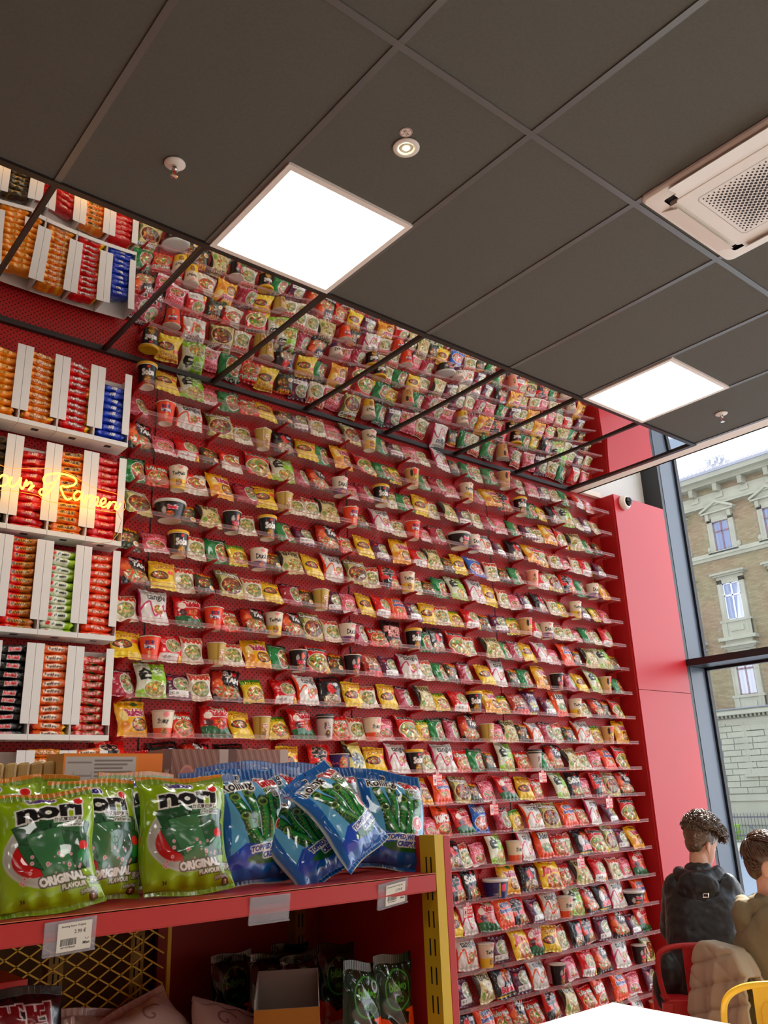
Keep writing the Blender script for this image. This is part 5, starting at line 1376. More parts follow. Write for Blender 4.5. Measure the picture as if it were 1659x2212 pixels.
def art_roll(seed=1):
    c = Cv(300, 390, (24, 104, 168), seed)
    c.poly([(.14, .16), (.92, .12), (.96, .92), (.10, .98)], (110, 170, 200)); c.grad(9, 10, (0, 0, 0), (0, 0, 0))
    for (x0, y0, x1, y1, w_) in ((.24, .34, .42, .86, .13), (.44, .30, .50, .84, .13), (.88, .36, .74, .9, .12), (.74, .30, .66, .84, .13), (.60, .42, .56, .86, .14), (.30, .56, .52, .9, .12)):
        c.line([(x0, y0), (x1, y1)], w_ * 1.12, (8, 34, 18)); c.line([(x0, y0), (x1, y1)], w_, (20, 84, 44)); c.line([(x0 + .014, y0), (x1 + .014, y1)], w_ * .5, (50, 136, 70))
        n_ = 10
        for k in range(n_):
            q = k / n_
            for _ in range(3): c.ell(x0 + (x1 - x0) * q + (c.rs.rand() - .5) * w_ * .7 - .02, y0 + (y1 - y0) * q + .02 * c.rs.rand(), .010, .007, (150, 148, 66))
        c.ell(x0, y0, w_ * .56, w_ * .34, (120, 146, 66)); c.ell(x0, y0, w_ * .36, w_ * .2, (44, 66, 28))
    c.line([(.5, .4), (.53, .8)], .014, (190, 215, 225))
    c.poly([(.08, .98), (.3, .86), (.9, .96), (.98, 1.08), (.1, 1.12)], (28, 80, 170)); c.ell(.56, .93, .07, .06, (170, 205, 220)); c.ell(.62, 1.04, .3, .06, (24, 96, 44))
    c.text('Seleco', .34, .10, .07, (36, 40, 60), out=WH, ow=.012, bold=.06)
    c.text('Rolling', .34, .215, .15, (30, 20, 24), out=WH, ow=.014, bold=.02, shear=.22, maxw=.52, rot=.08); c.text('Bites', .80, .175, .14, (196, 36, 44), out=WH, ow=.014, bold=.05, maxw=.28, rot=.1)
    c.text('Seaweed', .84, .275, .05, (50, 50, 60), out=WH, ow=.008, maxw=.24, rot=.1); c.text('Snack', .88, .33, .05, (50, 50, 60), out=WH, ow=.008, maxw=.18, rot=.1)
    c.ell(.82, .72, .095, .095, WH); c.ell(.82, .72, .08, .08, (200, 34, 44)); c.text('8', .82, .70, .085, WH, bold=.06); c.text('Rolls', .82, .765, .03, WH); c.ell(.82, .84, .025, .025, (200, 34, 44))
    c.text('TOPPED WITH', .62, .92, .062, (30, 60, 140), out=WH, ow=.012, bold=.05, maxw=.52, rot=.08); c.text('CRISPY FISH', .74, .995, .062, (30, 60, 140), out=WH, ow=.012, bold=.05, maxw=.46, rot=.08)
    c.text('24g', .36, 1.16, .06, (16, 60, 110)); c.rect(0, .0, 1, .045, (30, 112, 176)); c.ell(.5, .03, .014, .014, (12, 40, 80)); c.ell(.9, 1.17, .04, .05, (90, 80, 50))
    c.rect(0, 0, .012, 1.3, (196, 206, 206)); c.rect(.988, 0, 1, 1.3, (196, 206, 206)); c.rect(0, 1.285, 1, 1.3, (210, 206, 180))
    return c
def art_bibi(kind=0):
    c = Cv(220, 480, (16, 42, 26), 4); c.rect(0, 0, 1, .035, (170, 150, 130))
    c.poly([(0, .92), (.3, 1.0), (.6, .9), (1, .82), (1, 2.2), (0, 2.2)], (216, 84, 26)); c.poly([(.2, .98), (.5, .86), (.8, .92), (.7, 1.08), (.35, 1.12)], (24, 26, 20))
    c.ell(.5, .55, .34, .32, (70, 130, 50)); c.ell(.5, .55, .31, .29, (16, 42, 26)); c.text('bibigo', .5, .52, .2, (90, 150, 60), bold=.04, maxw=.52); c.text('비비고', .5, .7, .1, (90, 150, 60), maxw=.26)
    c.text('Seaweed', .5, 1.3, .2, WH, bold=.06, maxw=.84, rot=.1); c.text('Snack', .5, 1.55, .2, WH, bold=.06, maxw=.62, rot=.1); c.text('Hot Chilli', .55, 1.78, .1, (120, 40, 16), maxw=.5, rot=.1)
    c.ell(.8, 1.95, .1, .2, (240, 200, 40)); return c
def art_dak():
    c = Cv(240, 300, (16, 14, 16), 4); c.text('닭짤떡', .48, .30, .30, (110, 22, 28), out=(214, 204, 200), ow=.012, bold=.07, maxw=.92); c.poly([(0, .62), (.96, .55), (1, 1.25), (0, 1.25)], (206, 202, 198)); c.poly([(.04, .66), (.42, .63), (.42, 1.2), (.04, 1.2)], (236, 200, 60)); c.ell(.7, .8, .16, .2, (110, 20, 24)); c.ell(.7, .9, .1, .13, (226, 170, 130)); return c
def art_swirl():
    c = Cv(240, 240, (206, 192, 184), 4)
    for cx, cy in ((.25, .3), (.7, .25), (.35, .75), (.8, .75)):
        P = [(cx + .02 * t * math.cos(t), cy + .02 * t * math.sin(t)) for t in np.linspace(0, 14, 60) * .42]; c.line(P, .02, (150, 136, 130))
    c.ell(.5, .5, .12, .1, (226, 130, 60)); c.text('海太', .62, .52, .12, (190, 30, 60), bold=.05, rot=.5); return c
def art_darkbowl():
    c = Cv(200, 220, (40, 20, 20), 4); c.rect(0, 0, 1, .3, (120, 24, 24)); c.food(.55, .66, .34, .3, (190, 150, 70), rim=(170, 150, 140)); c.line([(.2, .36), (.9, .42)], .02, (150, 140, 140)); return c

FOILB = print_mat('large printed film', .2, 1.0, 1.0, 15.0)
def big(name, w, h, th, cv, seed, header=.1, **kw):
    me = bag_mesh(name, w, h, th, cv, nu=150, nv=190, seed=seed, crumple=.0075, header=header, **kw)
    me.materials.clear(); me.materials.append(FOILB); return me
AN = art_nori(); AR = art_roll()
NM1 = big('seaweed_bag', .168, .204, .058, AN, 3, back=(120, 156, 24), header=.07)
NM2 = big('seaweed_bag', .168, .204, .05, AN, 8, back=(120, 156, 24), header=.07)
RM1 = big('seaweed_bag', .160, .212, .05, AR, 5, back=(24, 100, 164), header=.11)
RM2 = big('seaweed_bag', .160, .212, .056, AR, 11, back=(24, 100, 164), header=.11)
def place(me, x, y, z, lean, roll, yaw, label, name='seaweed_bag', cat='snack bag', group=None, s=1.0):
    o = bpy.data.objects.new(name, me); COL.objects.link(o)
    o.rotation_mode = 'YXZ'
    o.rotation_euler = (math.radians(-lean), math.radians(roll), math.radians(yaw)); o.location = (x, y, z); o.scale = (s, s, s)
    tag(o, label, cat, group); return o
G1, G2 = 'green nori seaweed bags on the near shelf', 'blue rolled seaweed bags on the near shelf'
Z1 = ZD + .003
place(NM1, .493, 1.392, Z1, 24, -5, -8, 'green nori seaweed snack bag at the very front, above the 2.99 price tag', group=G1, s=.93)
place(NM2, .590, 1.462, Z1, 14, 1, 6, 'green seaweed bag with folded dark top, directly behind the front green bag', group=G1, s=.97)
place(NM1, .420, 1.480, Z1, 12, -2, -4, 'green seaweed bag at the shelf end, its lettering half hidden by the front bag', group=G1)
place(NM1, .737, 1.432, Z1, 18, -1, -6, 'green seaweed bag standing beside the first blue bag, red sun on its window', group=G1)
place(NM2, .700, 1.560, Z1, 6, 2, 12, 'green seaweed bag whose crimped top shows between the two front rows', group=G1, s=1.02)
place(NM2, .520, 1.600, Z1, 4, 0, -6, 'dim green seaweed bag in the back row at the shelf end', group=G1)
place(NM2, .300, 1.420, Z1, 10, 0, 4, 'green seaweed bag mostly outside the view, leftmost on the near shelf', group=G1)
place(RM1, .898, 1.470, Z1, 12, -3, 2, 'upright blue rolled seaweed bag next to the green bags, badge showing eight rolls', group=G2)
place(RM1, 1.012, 1.600, Z1, 6, 4, 8, 'blue seaweed bag with raised zip top behind the first upright blue bag', group=G2, s=1.06)
place(RM2, 1.025, 1.420, Z1, 34, -24, -4, 'blue seaweed bag lying tilted, half buried under another blue bag', group=G2, s=.96)
place(RM1, 1.100, 1.385, Z1 + .042, 30, -27, 4, 'blue rolled seaweed bag lying on top of the pile, its 24g base forward', group=G2, s=.95)
place(RM2, 1.150, 1.540, Z1, 12, -6, -4, 'blue seaweed bag showing only its red lettering between two others', group=G2)
place(RM1, 1.212, 1.455, Z1, 20, 9, -14, 'blue rolled seaweed bag leaning by the yellow post, corner sticking out', group=G2)
for x, y, rl, lb in ((.748, 1.70, -3, 'flat blue zip top of a seaweed bag behind the green bags'), (.885, 1.64, 1, 'low blue zip top of a seaweed bag in the middle of the shelf'), (1.000, 1.74, -4, 'tall blue zip top of a seaweed bag in front of the coffee boxes'), (1.165, 1.74, 3, 'blue zip top of the rearmost seaweed bag near the post')):
    place(RM2, x, y, Z1, 3, rl, 2, lb, group=G2, s=1.08 if y > 1.72 else .98)

# cartons standing at the back of the top shelf
cb = Cv(320, 150, (232, 150, 50), 3); cb.rect(.02, .012, .72, .5, (206, 200, 190)); cb.rect(.74, 0, 1, .5, (236, 140, 44))
for i in range(24): cb.line([(.30, .028 + .0145 * i), (.68 - .05 * (i % 3), .028 + .0145 * i)], .005, (110, 100, 92))
for i in range(6): cb.line([(.04, .035 + .05 * i), (.27, .035 + .05 * i)], .005, (140, 130, 120))
for x in (.03, .10, .275): cb.line([(x, .07), (x, .44)], .003, (120, 110, 100))
cb.text('맛있는', .87, .34, .08, (206, 40, 30), out=WH, ow=.008, maxw=.2)
o = link_obj('carton', block_mesh('carton', .232, .10, .262, cb, side=(200, 170, 110), nu=150)); o.location = (.785, 1.90, ZD + .001); o.rotation_euler = (0, 0, math.radians(2))
tag(o, 'orange snack carton with a grey nutrition table on its back', 'carton')
gs = empty('snack_tray', (.50, 1.93, ZD))
GC_ = mat('pale gold film', hexc(206, 176, 110), rough=.25, coat=.5, bump=.4, bscale=40)
MB().box(-.16, .165, 0, .11, .001, .003).box(-.16, .165, 0, .002, .003, .06).box(-.16, -.158, 0, .11, .003, .2).build('tray', mat('kraft card', hexc(150, 116, 70), rough=.8), gs)
for k in range(12):
    x = -.15 + .0265 * k
    b = MB().hexa([(x, .008, .003), (x + .022, .004, .003), (x + .024, .10, .003), (x + .002, .10, .003)], [(x + .002, .012, .235 + .0012 * k), (x + .026, .006, .238 + .0012 * k), (x + .026, .10, .238), (x + .002, .10, .236)])
    b.build('sachet', GC_, gs, bevel=.006)
tag(gs, 'tray of upright pale gold sachets beside the orange carton', 'snack tray')
cc = Cv(240, 200, (150, 110, 96), 3)
for i in range(26): cc.line([(i * .05 - .2, .0), (i * .05 + .3, .85)], .012, (176, 140, 120) if i % 2 else (120, 84, 76))
cc.rect(.0, .0, .12, .85, (110, 76, 66)); cc.text('ORIGINAL COFFEE', .06, .42, .05, (214, 196, 180), rot=PI / 2); cc.ell(.36, .24, .13, .13, (206, 150, 140)); cc.ell(.36, .24, .11, .11, (186, 130, 120)); cc.text('커피', .36, .24, .09, (230, 200, 190))
cc.rect(.48, .16, .84, .62, (206, 190, 150)); cc.line([(.56, .12), (.66, .28), (.84, .36)], .03, (96, 110, 140)); cc.rect(.86, 0, 1, .85, (196, 176, 166))
CBM = block_mesh('carton', .176, .09, .275, cc, side=(176, 150, 136), nu=110)
for x, lb in ((1.012, 'brown coffee stick carton nearer the orange carton'), (1.190, 'brown coffee stick carton nearer the yellow post')):
    o = link_obj('carton', CBM); o.location = (x, 1.95, ZD + .001); tag(o, lb, 'carton', 'brown coffee cartons')

# price labels on the shelf edge
CLP = mat('clear label holder', hexc(196, 190, 196), rough=.12); CLP.node_tree.nodes['Principled BSDF'].inputs['Alpha'].default_value = .24
def price(x, w, h, cv, label, yaw=0, tilt=8):
    t = empty('price_holder', (x, YF - .002, ZD - .004)); t.rotation_euler = (math.radians(tilt), math.radians(yaw), 0)
    MB().box(-w / 2, w / 2, -.0035, -.002, -h, 0).box(-w / 2, w / 2, -.0045, .0, -h - .002, -h).box(-w / 2, w / 2, -.001, .0, -h, 0).build('holder', CLP, t)
    MB().box(-w / 2, w / 2, -.006, -.001, -h - .0022, -h + .0004).build('holder_lip', CLP, t)
    if cv is not None:
        hh_ = cv.h / cv.w * (w * .62)
        o = link_obj('price_card', block_mesh('price_card', w * .66, .0006, hh_, cv, side=(230, 225, 218), nu=170), None, t); o.location = (w * .08, -.0019 - .0018, -h + .001)
    tag(t, label, 'price label', 'price holders on the near shelf edge')
def pricecard(a_, b_, num, sh=1.0):
    c = Cv(240, 200, (226, 220, 210), 2); K_ = (40, 38, 38)
    c.text(a_, .46, .11, .075, K_, maxw=.78); c.text(b_, .66, .28, .12, K_, maxw=.34, bold=.01)
    x = .1
    for i in range(26):
        w_ = .006 + .012 * c.rs.rand(); c.rect(x, .46, x + w_, .66, K_); x += w_ + .007
        if x > .56: break
    c.text(num, .33, .71, .05, K_, maxw=.42); c.text('Mian', .86, .64, .085, K_, bold=.03, maxw=.2); c.line([(.82, .5), (.85, .54), (.9, .54), (.92, .5)], .012, K_)
    return c
price(.506, .076, .044, pricecard('Seetang Snack Original', '2.99 €', '8071767084642'), 'clear price holder with white 2.99 euro label under the front green bag', yaw=-2)
price(.848, .080, .041, None, 'empty clear price holder in the middle of the shelf edge')
price(1.122, .074, .044, pricecard('Seetang Snack Rolling 24g', '2.59 €', '8071767084659'), 'clear price holder with white 2.59 euro label near the yellow post', yaw=-6, tilt=14)

# goods on the lower shelf
ZL = 1.0625
DK = big('snack_bag', .15, .19, .05, art_dak(), 21, back=(20, 18, 20), header=0)
place(DK, .455, 1.42, ZL + .10, 14, 3, -6, 'black snack bag with big red Korean lettering on the lower shelf', name='snack_bag')
bx = MB().box(-.075, .075, -.05, .08, 0, .10).build('stock_box', mat('kraft card', hexc(150, 116, 70), rough=.8)); bx.location = (.455, 1.45, ZL - .001); tag(bx, 'low kraft box under the black snack bag on the lower shelf', 'box')
DB = big('snack_bag', .16, .16, .045, art_darkbowl(), 23, back=(30, 16, 16), header=0)
place(DB, .44, 1.63, 1.341, 20, 0, 0, 'dark snack bag with a bowl picture on the small inner shelf', name='snack_bag', s=.46)
SW = big('snack_bag', .21, .20, .075, art_swirl(), 25, back=(196, 184, 176), header=0)
for i, (x, y, z, ln, rl, yw, lb) in enumerate(((.66, 1.66, ZL, 20, 8, 10, 'pale bag with grey swirls standing against the mesh'), (.80, 1.58, ZL + .03, 36, -24, -8, 'pale swirl bag slumped forward, its pointed corner catching light'), (.88, 1.50, ZL + .02, 40, 30, 10, 'pale swirl bag with pink lettering behind the brown box'), (.68, 1.46, ZL, 44, -14, 6, 'pale swirl bag lying low at the front of the lower shelf'), (.58, 1.56, ZL, 24, -12, 0, 'crumpled silvery bag beside the black snack bag'))):
    place(SW, x, y, z, ln, rl, yw, lb, name='snack_bag', group='pale swirl snack bags on the lower shelf')
bb_ = empty('display_box', (.972, 1.485, ZL)); bb_.rotation_euler = (0, 0, math.radians(-34))
KR = mat('brown printed card', hexc(150, 104, 50), rough=.7); KI = mat('grey card inside', hexc(150, 140, 132), rough=.85)
bf = Cv(160, 220, (160, 110, 50), 2); bf.ell(.5, .45, .26, .26, (206, 190, 160)); bf.ell(.5, .45, .23, .23, (160, 110, 50)); bf.text('bibigo', .5, .44, .16, (206, 190, 160), maxw=.38, bold=.03); bf.poly([(0, .95), (.3, .85), (.5, .92), (.8, .8), (1, .95), (1, 1.4), (0, 1.4)], (40, 36, 24))
fo = link_obj('printed_front', block_mesh('printed_front', .115, .002, .188, bf, side=(150, 140, 132), nu=90), None, bb_); fo.location = (0, -.075, .001)
MB().hexa([(.056, -.073, .001), (.058, -.073, .001), (.058, .075, .001), (.056, .075, .001)], [(.056, -.073, .185), (.058, -.073, .16), (.058, .075, .225), (.056, .075, .225)]).hexa([(-.058, -.073, .001), (-.056, -.073, .001), (-.056, .075, .001), (-.058, .075, .001)], [(-.058, -.073, .205), (-.056, -.073, .205), (-.056, .075, .225), (-.058, .075, .225)]).box(-.058, .058, .073, .075, .001, .225).box(-.058, .058, -.073, .075, .0, .002).build('card_walls', KI, bb_)
tag(bb_, 'opened brown display box with a round white logo on the lower shelf', 'box')
BI = big('seaweed_pouch', .098, .242, .036, art_bibi(), 31, back=(16, 42, 26), header=0)
for i, (x, y, ln, rl, yw, lb) in enumerate(((1.085, 1.405, 8, 7, 4, 'dark green seaweed snack pouch leaning right of the brown display box'), (1.183, 1.42, 4, 0, 0, 'dark green seaweed snack pouch beside the yellow post'), (1.10, 1.58, 6, -6, 6, 'black-green pouch behind the leaning pouch'), (1.18, 1.62, 4, 3, 0, 'black-green pouch behind the pouch at the post'), (1.02, 1.62, 8, 5, 8, 'black-green pouch behind the brown display box'), (1.00, 1.70, 6, -3, 0, 'rear black-green pouch in the dark of the shelf'), (1.12, 1.70, 4, 2, 0, 'rearmost black-green pouch near the back panel'))):
    place(BI, x, y, ZL, ln, rl, yw, lb, name='seaweed_pouch', group='dark green seaweed pouches on the lower shelf')

# ================================================================== SEATS, TABLE, PEOPLE
def tolix(loc, rz, m, label, rise=0.0):
    t = empty('metal_chair', loc, rz)         # faces local +x
    MB().add([(x, y, z) for z in (.435 + rise, .45 + rise) for x, y in ((-.17, -.16), (.18, -.18), (.18, .18), (-.17, .16))], [(3, 2, 1, 0), (4, 5, 6, 7), (0, 1, 5, 4), (1, 2, 6, 5), (2, 3, 7, 6), (3, 0, 4, 7)]).build('seat', m, t, bevel=.006)
    for sx, sy in ((-1, -1), (-1, 1), (1, -1), (1, 1)):
        x, y = sx * .165, sy * .155
        B = [(sx * .23 + a, sy * .20 + b_, 0) for a, b_ in ((-.013, -.013), (.013, -.013), (.013, .013), (-.013, .013))]
        Tp = [(x + a, y + b_, .436 + rise) for a, b_ in ((-.025, -.025), (.025, -.025), (.025, .025), (-.025, .025))]
        l_ = MB().hexa(B, Tp).build('leg', m, t, bevel=.004)
        fx, fy = sx * .23, sy * .20
        MB().box(fx - .0165, fx + .0165, fy - .0165, fy + .0165, -.0, .018).build('foot_cap', mat('black rubber cap', (.015, .015, .015, 1), rough=.6), l_)
    MB().tube([(-.2, -.175, .2), (.2, -.18, .2)], .007, 6).tube([(-.2, .175, .2), (.2, .18, .2)], .007, 6).build('stretcher', m, t)
    def q_(z): return .85 - (.85 - z) * (.40 - rise) / .40
    P = curve_pts([(x, y, q_(z)) for x, y, z in [(-.165, -.16, .45), (-.185, -.178, .58), (-.205, -.182, .72), (-.215, -.165, .80), (-.22, -.10, .84), (-.225, 0, .85), (-.22, .10, .84), (-.215, .165, .80), (-.205, .182, .72), (-.185, .178, .58), (-.165, .16, .45)]], 6)
    MB().tube(P, .0125, 10).build('back_frame', m, t, smooth=True)
    MB().hexa([(-.168, -.052, .447 + rise), (-.164, -.052, .447 + rise), (-.164, .052, .447 + rise), (-.168, .052, .447 + rise)], [(-.222, -.06, .842), (-.218, -.06, .842), (-.218, .06, .842), (-.222, .06, .842)]).build('back_splat', m, t, bevel=.002)
    if not rise: q = [(-.2185 + .0, y, z) for y, z in ((-.03, .62), (.03, .62), (.034, .76), (.02, .785), (-.02, .785), (-.034, .76))]
    if rise: MB().box(-.172, -.166, -.165, .165, .36 + rise, .445 + rise).build('rear_apron', m, t)
    else: MB().tube([(-.1905 - .132 * (z - .62) - .0046, y, z) for _, y, z in q], .0022, 5, closed=True).build('splat_emboss', m, t)
    tag(t, label, 'chair', 'metal cafe chairs'); return t
CR = mat('red chair paint', hexc(180, 32, 34), rough=.35); CY = mat('yellow chair paint', hexc(236, 182, 40), rough=.38)

def ellip(mb, c, r, rot=None, n=20, m=14): return mb.ell(c, r, n, m, rot)
def capsule(mb, a, b_, ra, rb, n=14):
    a, b_ = Vector(a), Vector(b_); L = [a.lerp(b_, k / 6) for k in range(7)]
    mb.tube(L, [ra + (rb - ra) * k / 6 for k in range(7)], n)
    mb.ell(a, (ra, ra, ra), 12, 8); mb.ell(b_, (rb, rb, rb), 12, 8); return mb
def fuse(mb, name, m, parent, voxel, smooth=4, disp=None, dstr=.0, dscale=.1, sub=False):
    me = mesh_np(name, mb.v, mb.f, True)
    bm = bmesh.new(); bm.from_mesh(me); bmesh.ops.remove_doubles(bm, verts=bm.verts, dist=1e-6); bmesh.ops.recalc_face_normals(bm, faces=bm.faces); bm.to_mesh(me); bm.free()
    o = link_obj(name, me, m, parent)
    r = o.modifiers.new('join', 'REMESH'); r.mode = 'VOXEL'; r.voxel_size = voxel; r.use_smooth_shade = True
    s = o.modifiers.new('soften', 'SMOOTH'); s.iterations = smooth; s.factor = .6
    if disp:
        tx = bpy.data.textures.new(name + '_folds', 'CLOUDS' if disp == 'CLOUDS' else 'MUSGRAVE' if disp == 'MUSGRAVE' else disp); tx.noise_scale = dscale
        d = o.modifiers.new('folds', 'DISPLACE'); d.texture = tx; d.strength = dstr; d.mid_level = .5
    return o
SKIN = mat('skin', hexc(214, 164, 136), rough=.5, noise=.04, nscale=40); SKIN.node_tree.nodes['Principled BSDF'].inputs['Subsurface Weight'].default_value = .08
def hand(mb, w_, d, s, up=Vector((0, 0, 1))):
    """palm, four curled fingers and a thumb; w_ wrist, d direction of the fingers, s side of the thumb (+1/-1)"""
    d = Vector(d).normalized(); side = d.cross(up).normalized() * s
    pc = Vector(w_) + d * .045; capsule(mb, Vector(w_), Vector(w_) + d * .03, .026, .028)
    for k in range(4):
        o_ = side * (.028 - .0185 * k); b0_ = pc + o_ + d * (.028 if k in (1, 2) else .022); L_ = (.040, .045, .042, .033)[k]
        capsule(mb, Vector(w_) + d * .02 + o_ * .8, b0_, .0125, .0105, 8)
        p1 = b0_ + d * L_ - up * .004; p2 = p1 + (d * .75 - up * .66).normalized() * L_ * .62; p3 = p2 + (d * .35 - up * .93).normalized() * L_ * .5
        capsule(mb, b0_, p1, .0098, .009, 8); capsule(mb, p1, p2, .009, .0082, 8); capsule(mb, p2, p3, .0082, .007, 8)
    t0 = Vector(w_) + d * .022 + side * .028; t1 = t0 + (side * .7 + d * .7).normalized() * .035; t2 = t1 + (side * .2 + d).normalized() * .028
    capsule(mb, t0, t1, .0125, .0105, 8); capsule(mb, t1, t2, .0105, .0085, 8)

def person(loc, rz, label, hair, jacket, trousers, headyaw=0, nod=0, lean=.0, hairkind='curly'):
    """seated figure, faces local +x; hips over the origin"""
    t = empty('person', loc, rz)
    hip = Vector((0, 0, .53)); chest = Vector((.02 + lean * .5, 0, .86)); neck = Vector((.03 + lean, 0, 1.03)); 
    R = Euler((0, math.radians(nod), math.radians(headyaw))).to_matrix()
    hb = neck + Vector((.0, 0, .07))
    def h(v): return hb + R @ Vector(v)
    b = MB()
    capsule(b, neck - Vector((0, 0, .08)), hb + R @ Vector((.0, 0, .03)), .062, .056)
    ellip(b, h((.015, 0, .135)), (.098, .076, .105), R); ellip(b, h((.045, 0, .07)), (.062, .060, .085), R)
    ellip(b, h((.062, 0, .025)), (.040, .036, .034), R)                                             # chin
    ellip(b, h((.100, 0, .078)), (.020, .011, .020), R); ellip(b, h((.098, 0, .098)), (.012, .009, .028), R)       # nose
    ellip(b, h((.092, 0, .045)), (.014, .022, .006), R); ellip(b, h((.090, 0, .036)), (.014, .019, .006), R)       # lips
    ellip(b, h((.088, 0, .125)), (.016, .050, .012), R)                                              # brow
    for s in (-1, 1):
        ellip(b, h((.058, s * .040, .082)), (.030, .020, .022), R)
        ear = R @ Euler((0, 0, s * -.35)).to_matrix()
        ellip(b, h((.000, s * .080, .090)), (.019, .009, .032), ear); ellip(b, h((.004, s * .084, .060)), (.009, .007, .012), ear)
    capsule(b, hip, chest, .12, .11); capsule(b, chest, neck, .10, .06)
    sh, el, wr = [], [], []
    for s in (-1, 1):
        a = Vector((neck.x - .01, s * .175, .965)); e = Vector((neck.x + .11, s * .235, .735)); w_ = Vector((neck.x + .30, s * .12, .66 + .0))
        sh.append(a); el.append(e); wr.append(w_)
        capsule(b, a, e, .046, .040); capsule(b, e, w_, .038, .026)
        hand(b, w_, (.9, -s * .35, -.12), -s)
        k = Vector((.44, s * .12, .50)); f_ = Vector((.42, s * .13, .09))
        capsule(b, hip + Vector((0, s * .08, 0)), k, .085, .058); capsule(b, k, f_, .055, .036); capsule(b, f_ - Vector((.03, 0, .045)), f_ + Vector((.14, 0, -.055)), .032, .028)
    fuse(b, 'body', SKIN, t, .0062, 2)
    EY = mat('eye white', hexc(226, 220, 214), rough=.2); IR = mat('dark iris', (.03, .02, .015, 1), rough=.1)
    for s in (-1, 1):
        MB().ell(h((.086, s * .032, .100)), (.011, .013, .009), 14, 10, R).build('eye', EY, t, smooth=True)
        MB().ell(h((.0955, s * .032, .100)), (.0030, .0055, .0055), 10, 8, R).build('iris', IR, t, smooth=True)
    # trousers and shoes
    b = MB(); ellip(b, hip + Vector((-.01, 0, -.0)), (.15, .185, .10))
    for s in (-1, 1):
        k = Vector((.44, s * .12, .50)); f_ = Vector((.42, s * .13, .12))
        capsule(b, hip + Vector((0, s * .085, 0)), k, .102, .072); capsule(b, k, f_, .070, .052)
    fuse(b, 'trousers', trousers, t, .012, 3)
    for s in (-1, 1):
        b = MB(); f_ = Vector((.42, s * .13, .05)); capsule(b, f_ + Vector((-.05, 0, 0)), f_ + Vector((.15, 0, -.008)), .047, .040); b.box(f_.x - .09, f_.x + .185, f_.y - .042, f_.y + .042, .0, .018)
        fuse(b, 'shoe', mat('white trainer', hexc(206, 204, 200), rough=.6), t, .008, 2)
    # jacket: hull, sleeves
    b = MB(); cold = hairkind == 'curly'
    rings = [(.40, -.01, .12, .17), (.41, -.01, .165, .215), (.45, -.012, .178, .232), (.52, -.014, .172, .226), (.62, -.01, .165, .222), (.74, lean * .3, .16, .222), (.84, .01 + lean * .55, .155, .222), (.92, .015 + lean * .8, .14, .212), (.97, .02 + lean * .95, .122, .182), (1.005, .02 + lean, .10, .135), (1.03, .02 + lean, .085, .095), (1.04, .02 + lean, .04, .05)]
    nn = 40; V_ = []; zz = []
    for q_ in range(len(rings) - 1):
        for s_ in range(4): zz.append([rings[q_][e_] + (rings[q_ + 1][e_] - rings[q_][e_]) * s_ / 4 for e_ in range(4)])
    zz.append(rings[-1])
    for z, x, rx, ry in zz:
        puff = 1 + (.022 if cold else .006) * abs(math.sin((z - .40) * PI / .145)) 
        for k_ in range(nn):
            a_ = 2 * PI * k_ / nn; V_.append((x + rx * puff * math.copysign(abs(math.cos(a_)) ** .85, math.cos(a_)), ry * puff * math.copysign(abs(math.sin(a_)) ** .85, math.sin(a_)), z))
    b.add(V_, [(i_ * nn + k_, i_ * nn + (k_ + 1) % nn, (i_ + 1) * nn + (k_ + 1) % nn, (i_ + 1) * nn + k_) for i_ in range(len(zz) - 1) for k_ in range(nn)] + [tuple(range(nn))[::-1], tuple((len(zz) - 1) * nn + k_ for k_ in range(nn))])
    for i, s in enumerate((-1, 1)):
        capsule(b, sh[i] + Vector((0, -s * .03, .0)), el[i], .085, .072); capsule(b, el[i], wr[i] - Vector((.02, 0, 0)), .070, .045)
    ellip(b, (neck.x - .03, 0, 1.035), (.088, .10, .045))
    if cold:
        ellip(b, (-.10, .20, .56), (.09, .09, .11)); ellip(b, (-.12, .25, .50), (.07, .06, .11)); ellip(b, (neck.x - .01, 0, 1.06), (.082, .088, .05))
    j = fuse(b, 'jacket', jacket, t, .0095, 3, 'CLOUDS', .014, .05)
    # hood lying on the shoulders
    b = MB()
    for k in range(13):
        a = math.radians(100 + 160 * k / 12); r_ = .042 if cold else .034
        ellip(b, (neck.x - .005 + .098 * math.cos(a), .118 * math.sin(a), 1.045 + .022 * math.cos(a)), (r_, r_, r_ * 1.1), n=12, m=8)
    ellip(b, (neck.x - .125, 0, .985), (.055, .125, .085)); ellip(b, (neck.x - .135, 0, .94), (.04, .10, .075))
    fuse(b, 'hood', jacket, j, .009, 2, 'CLOUDS', .016, .05)
    # hair
    rr = random.Random(9)
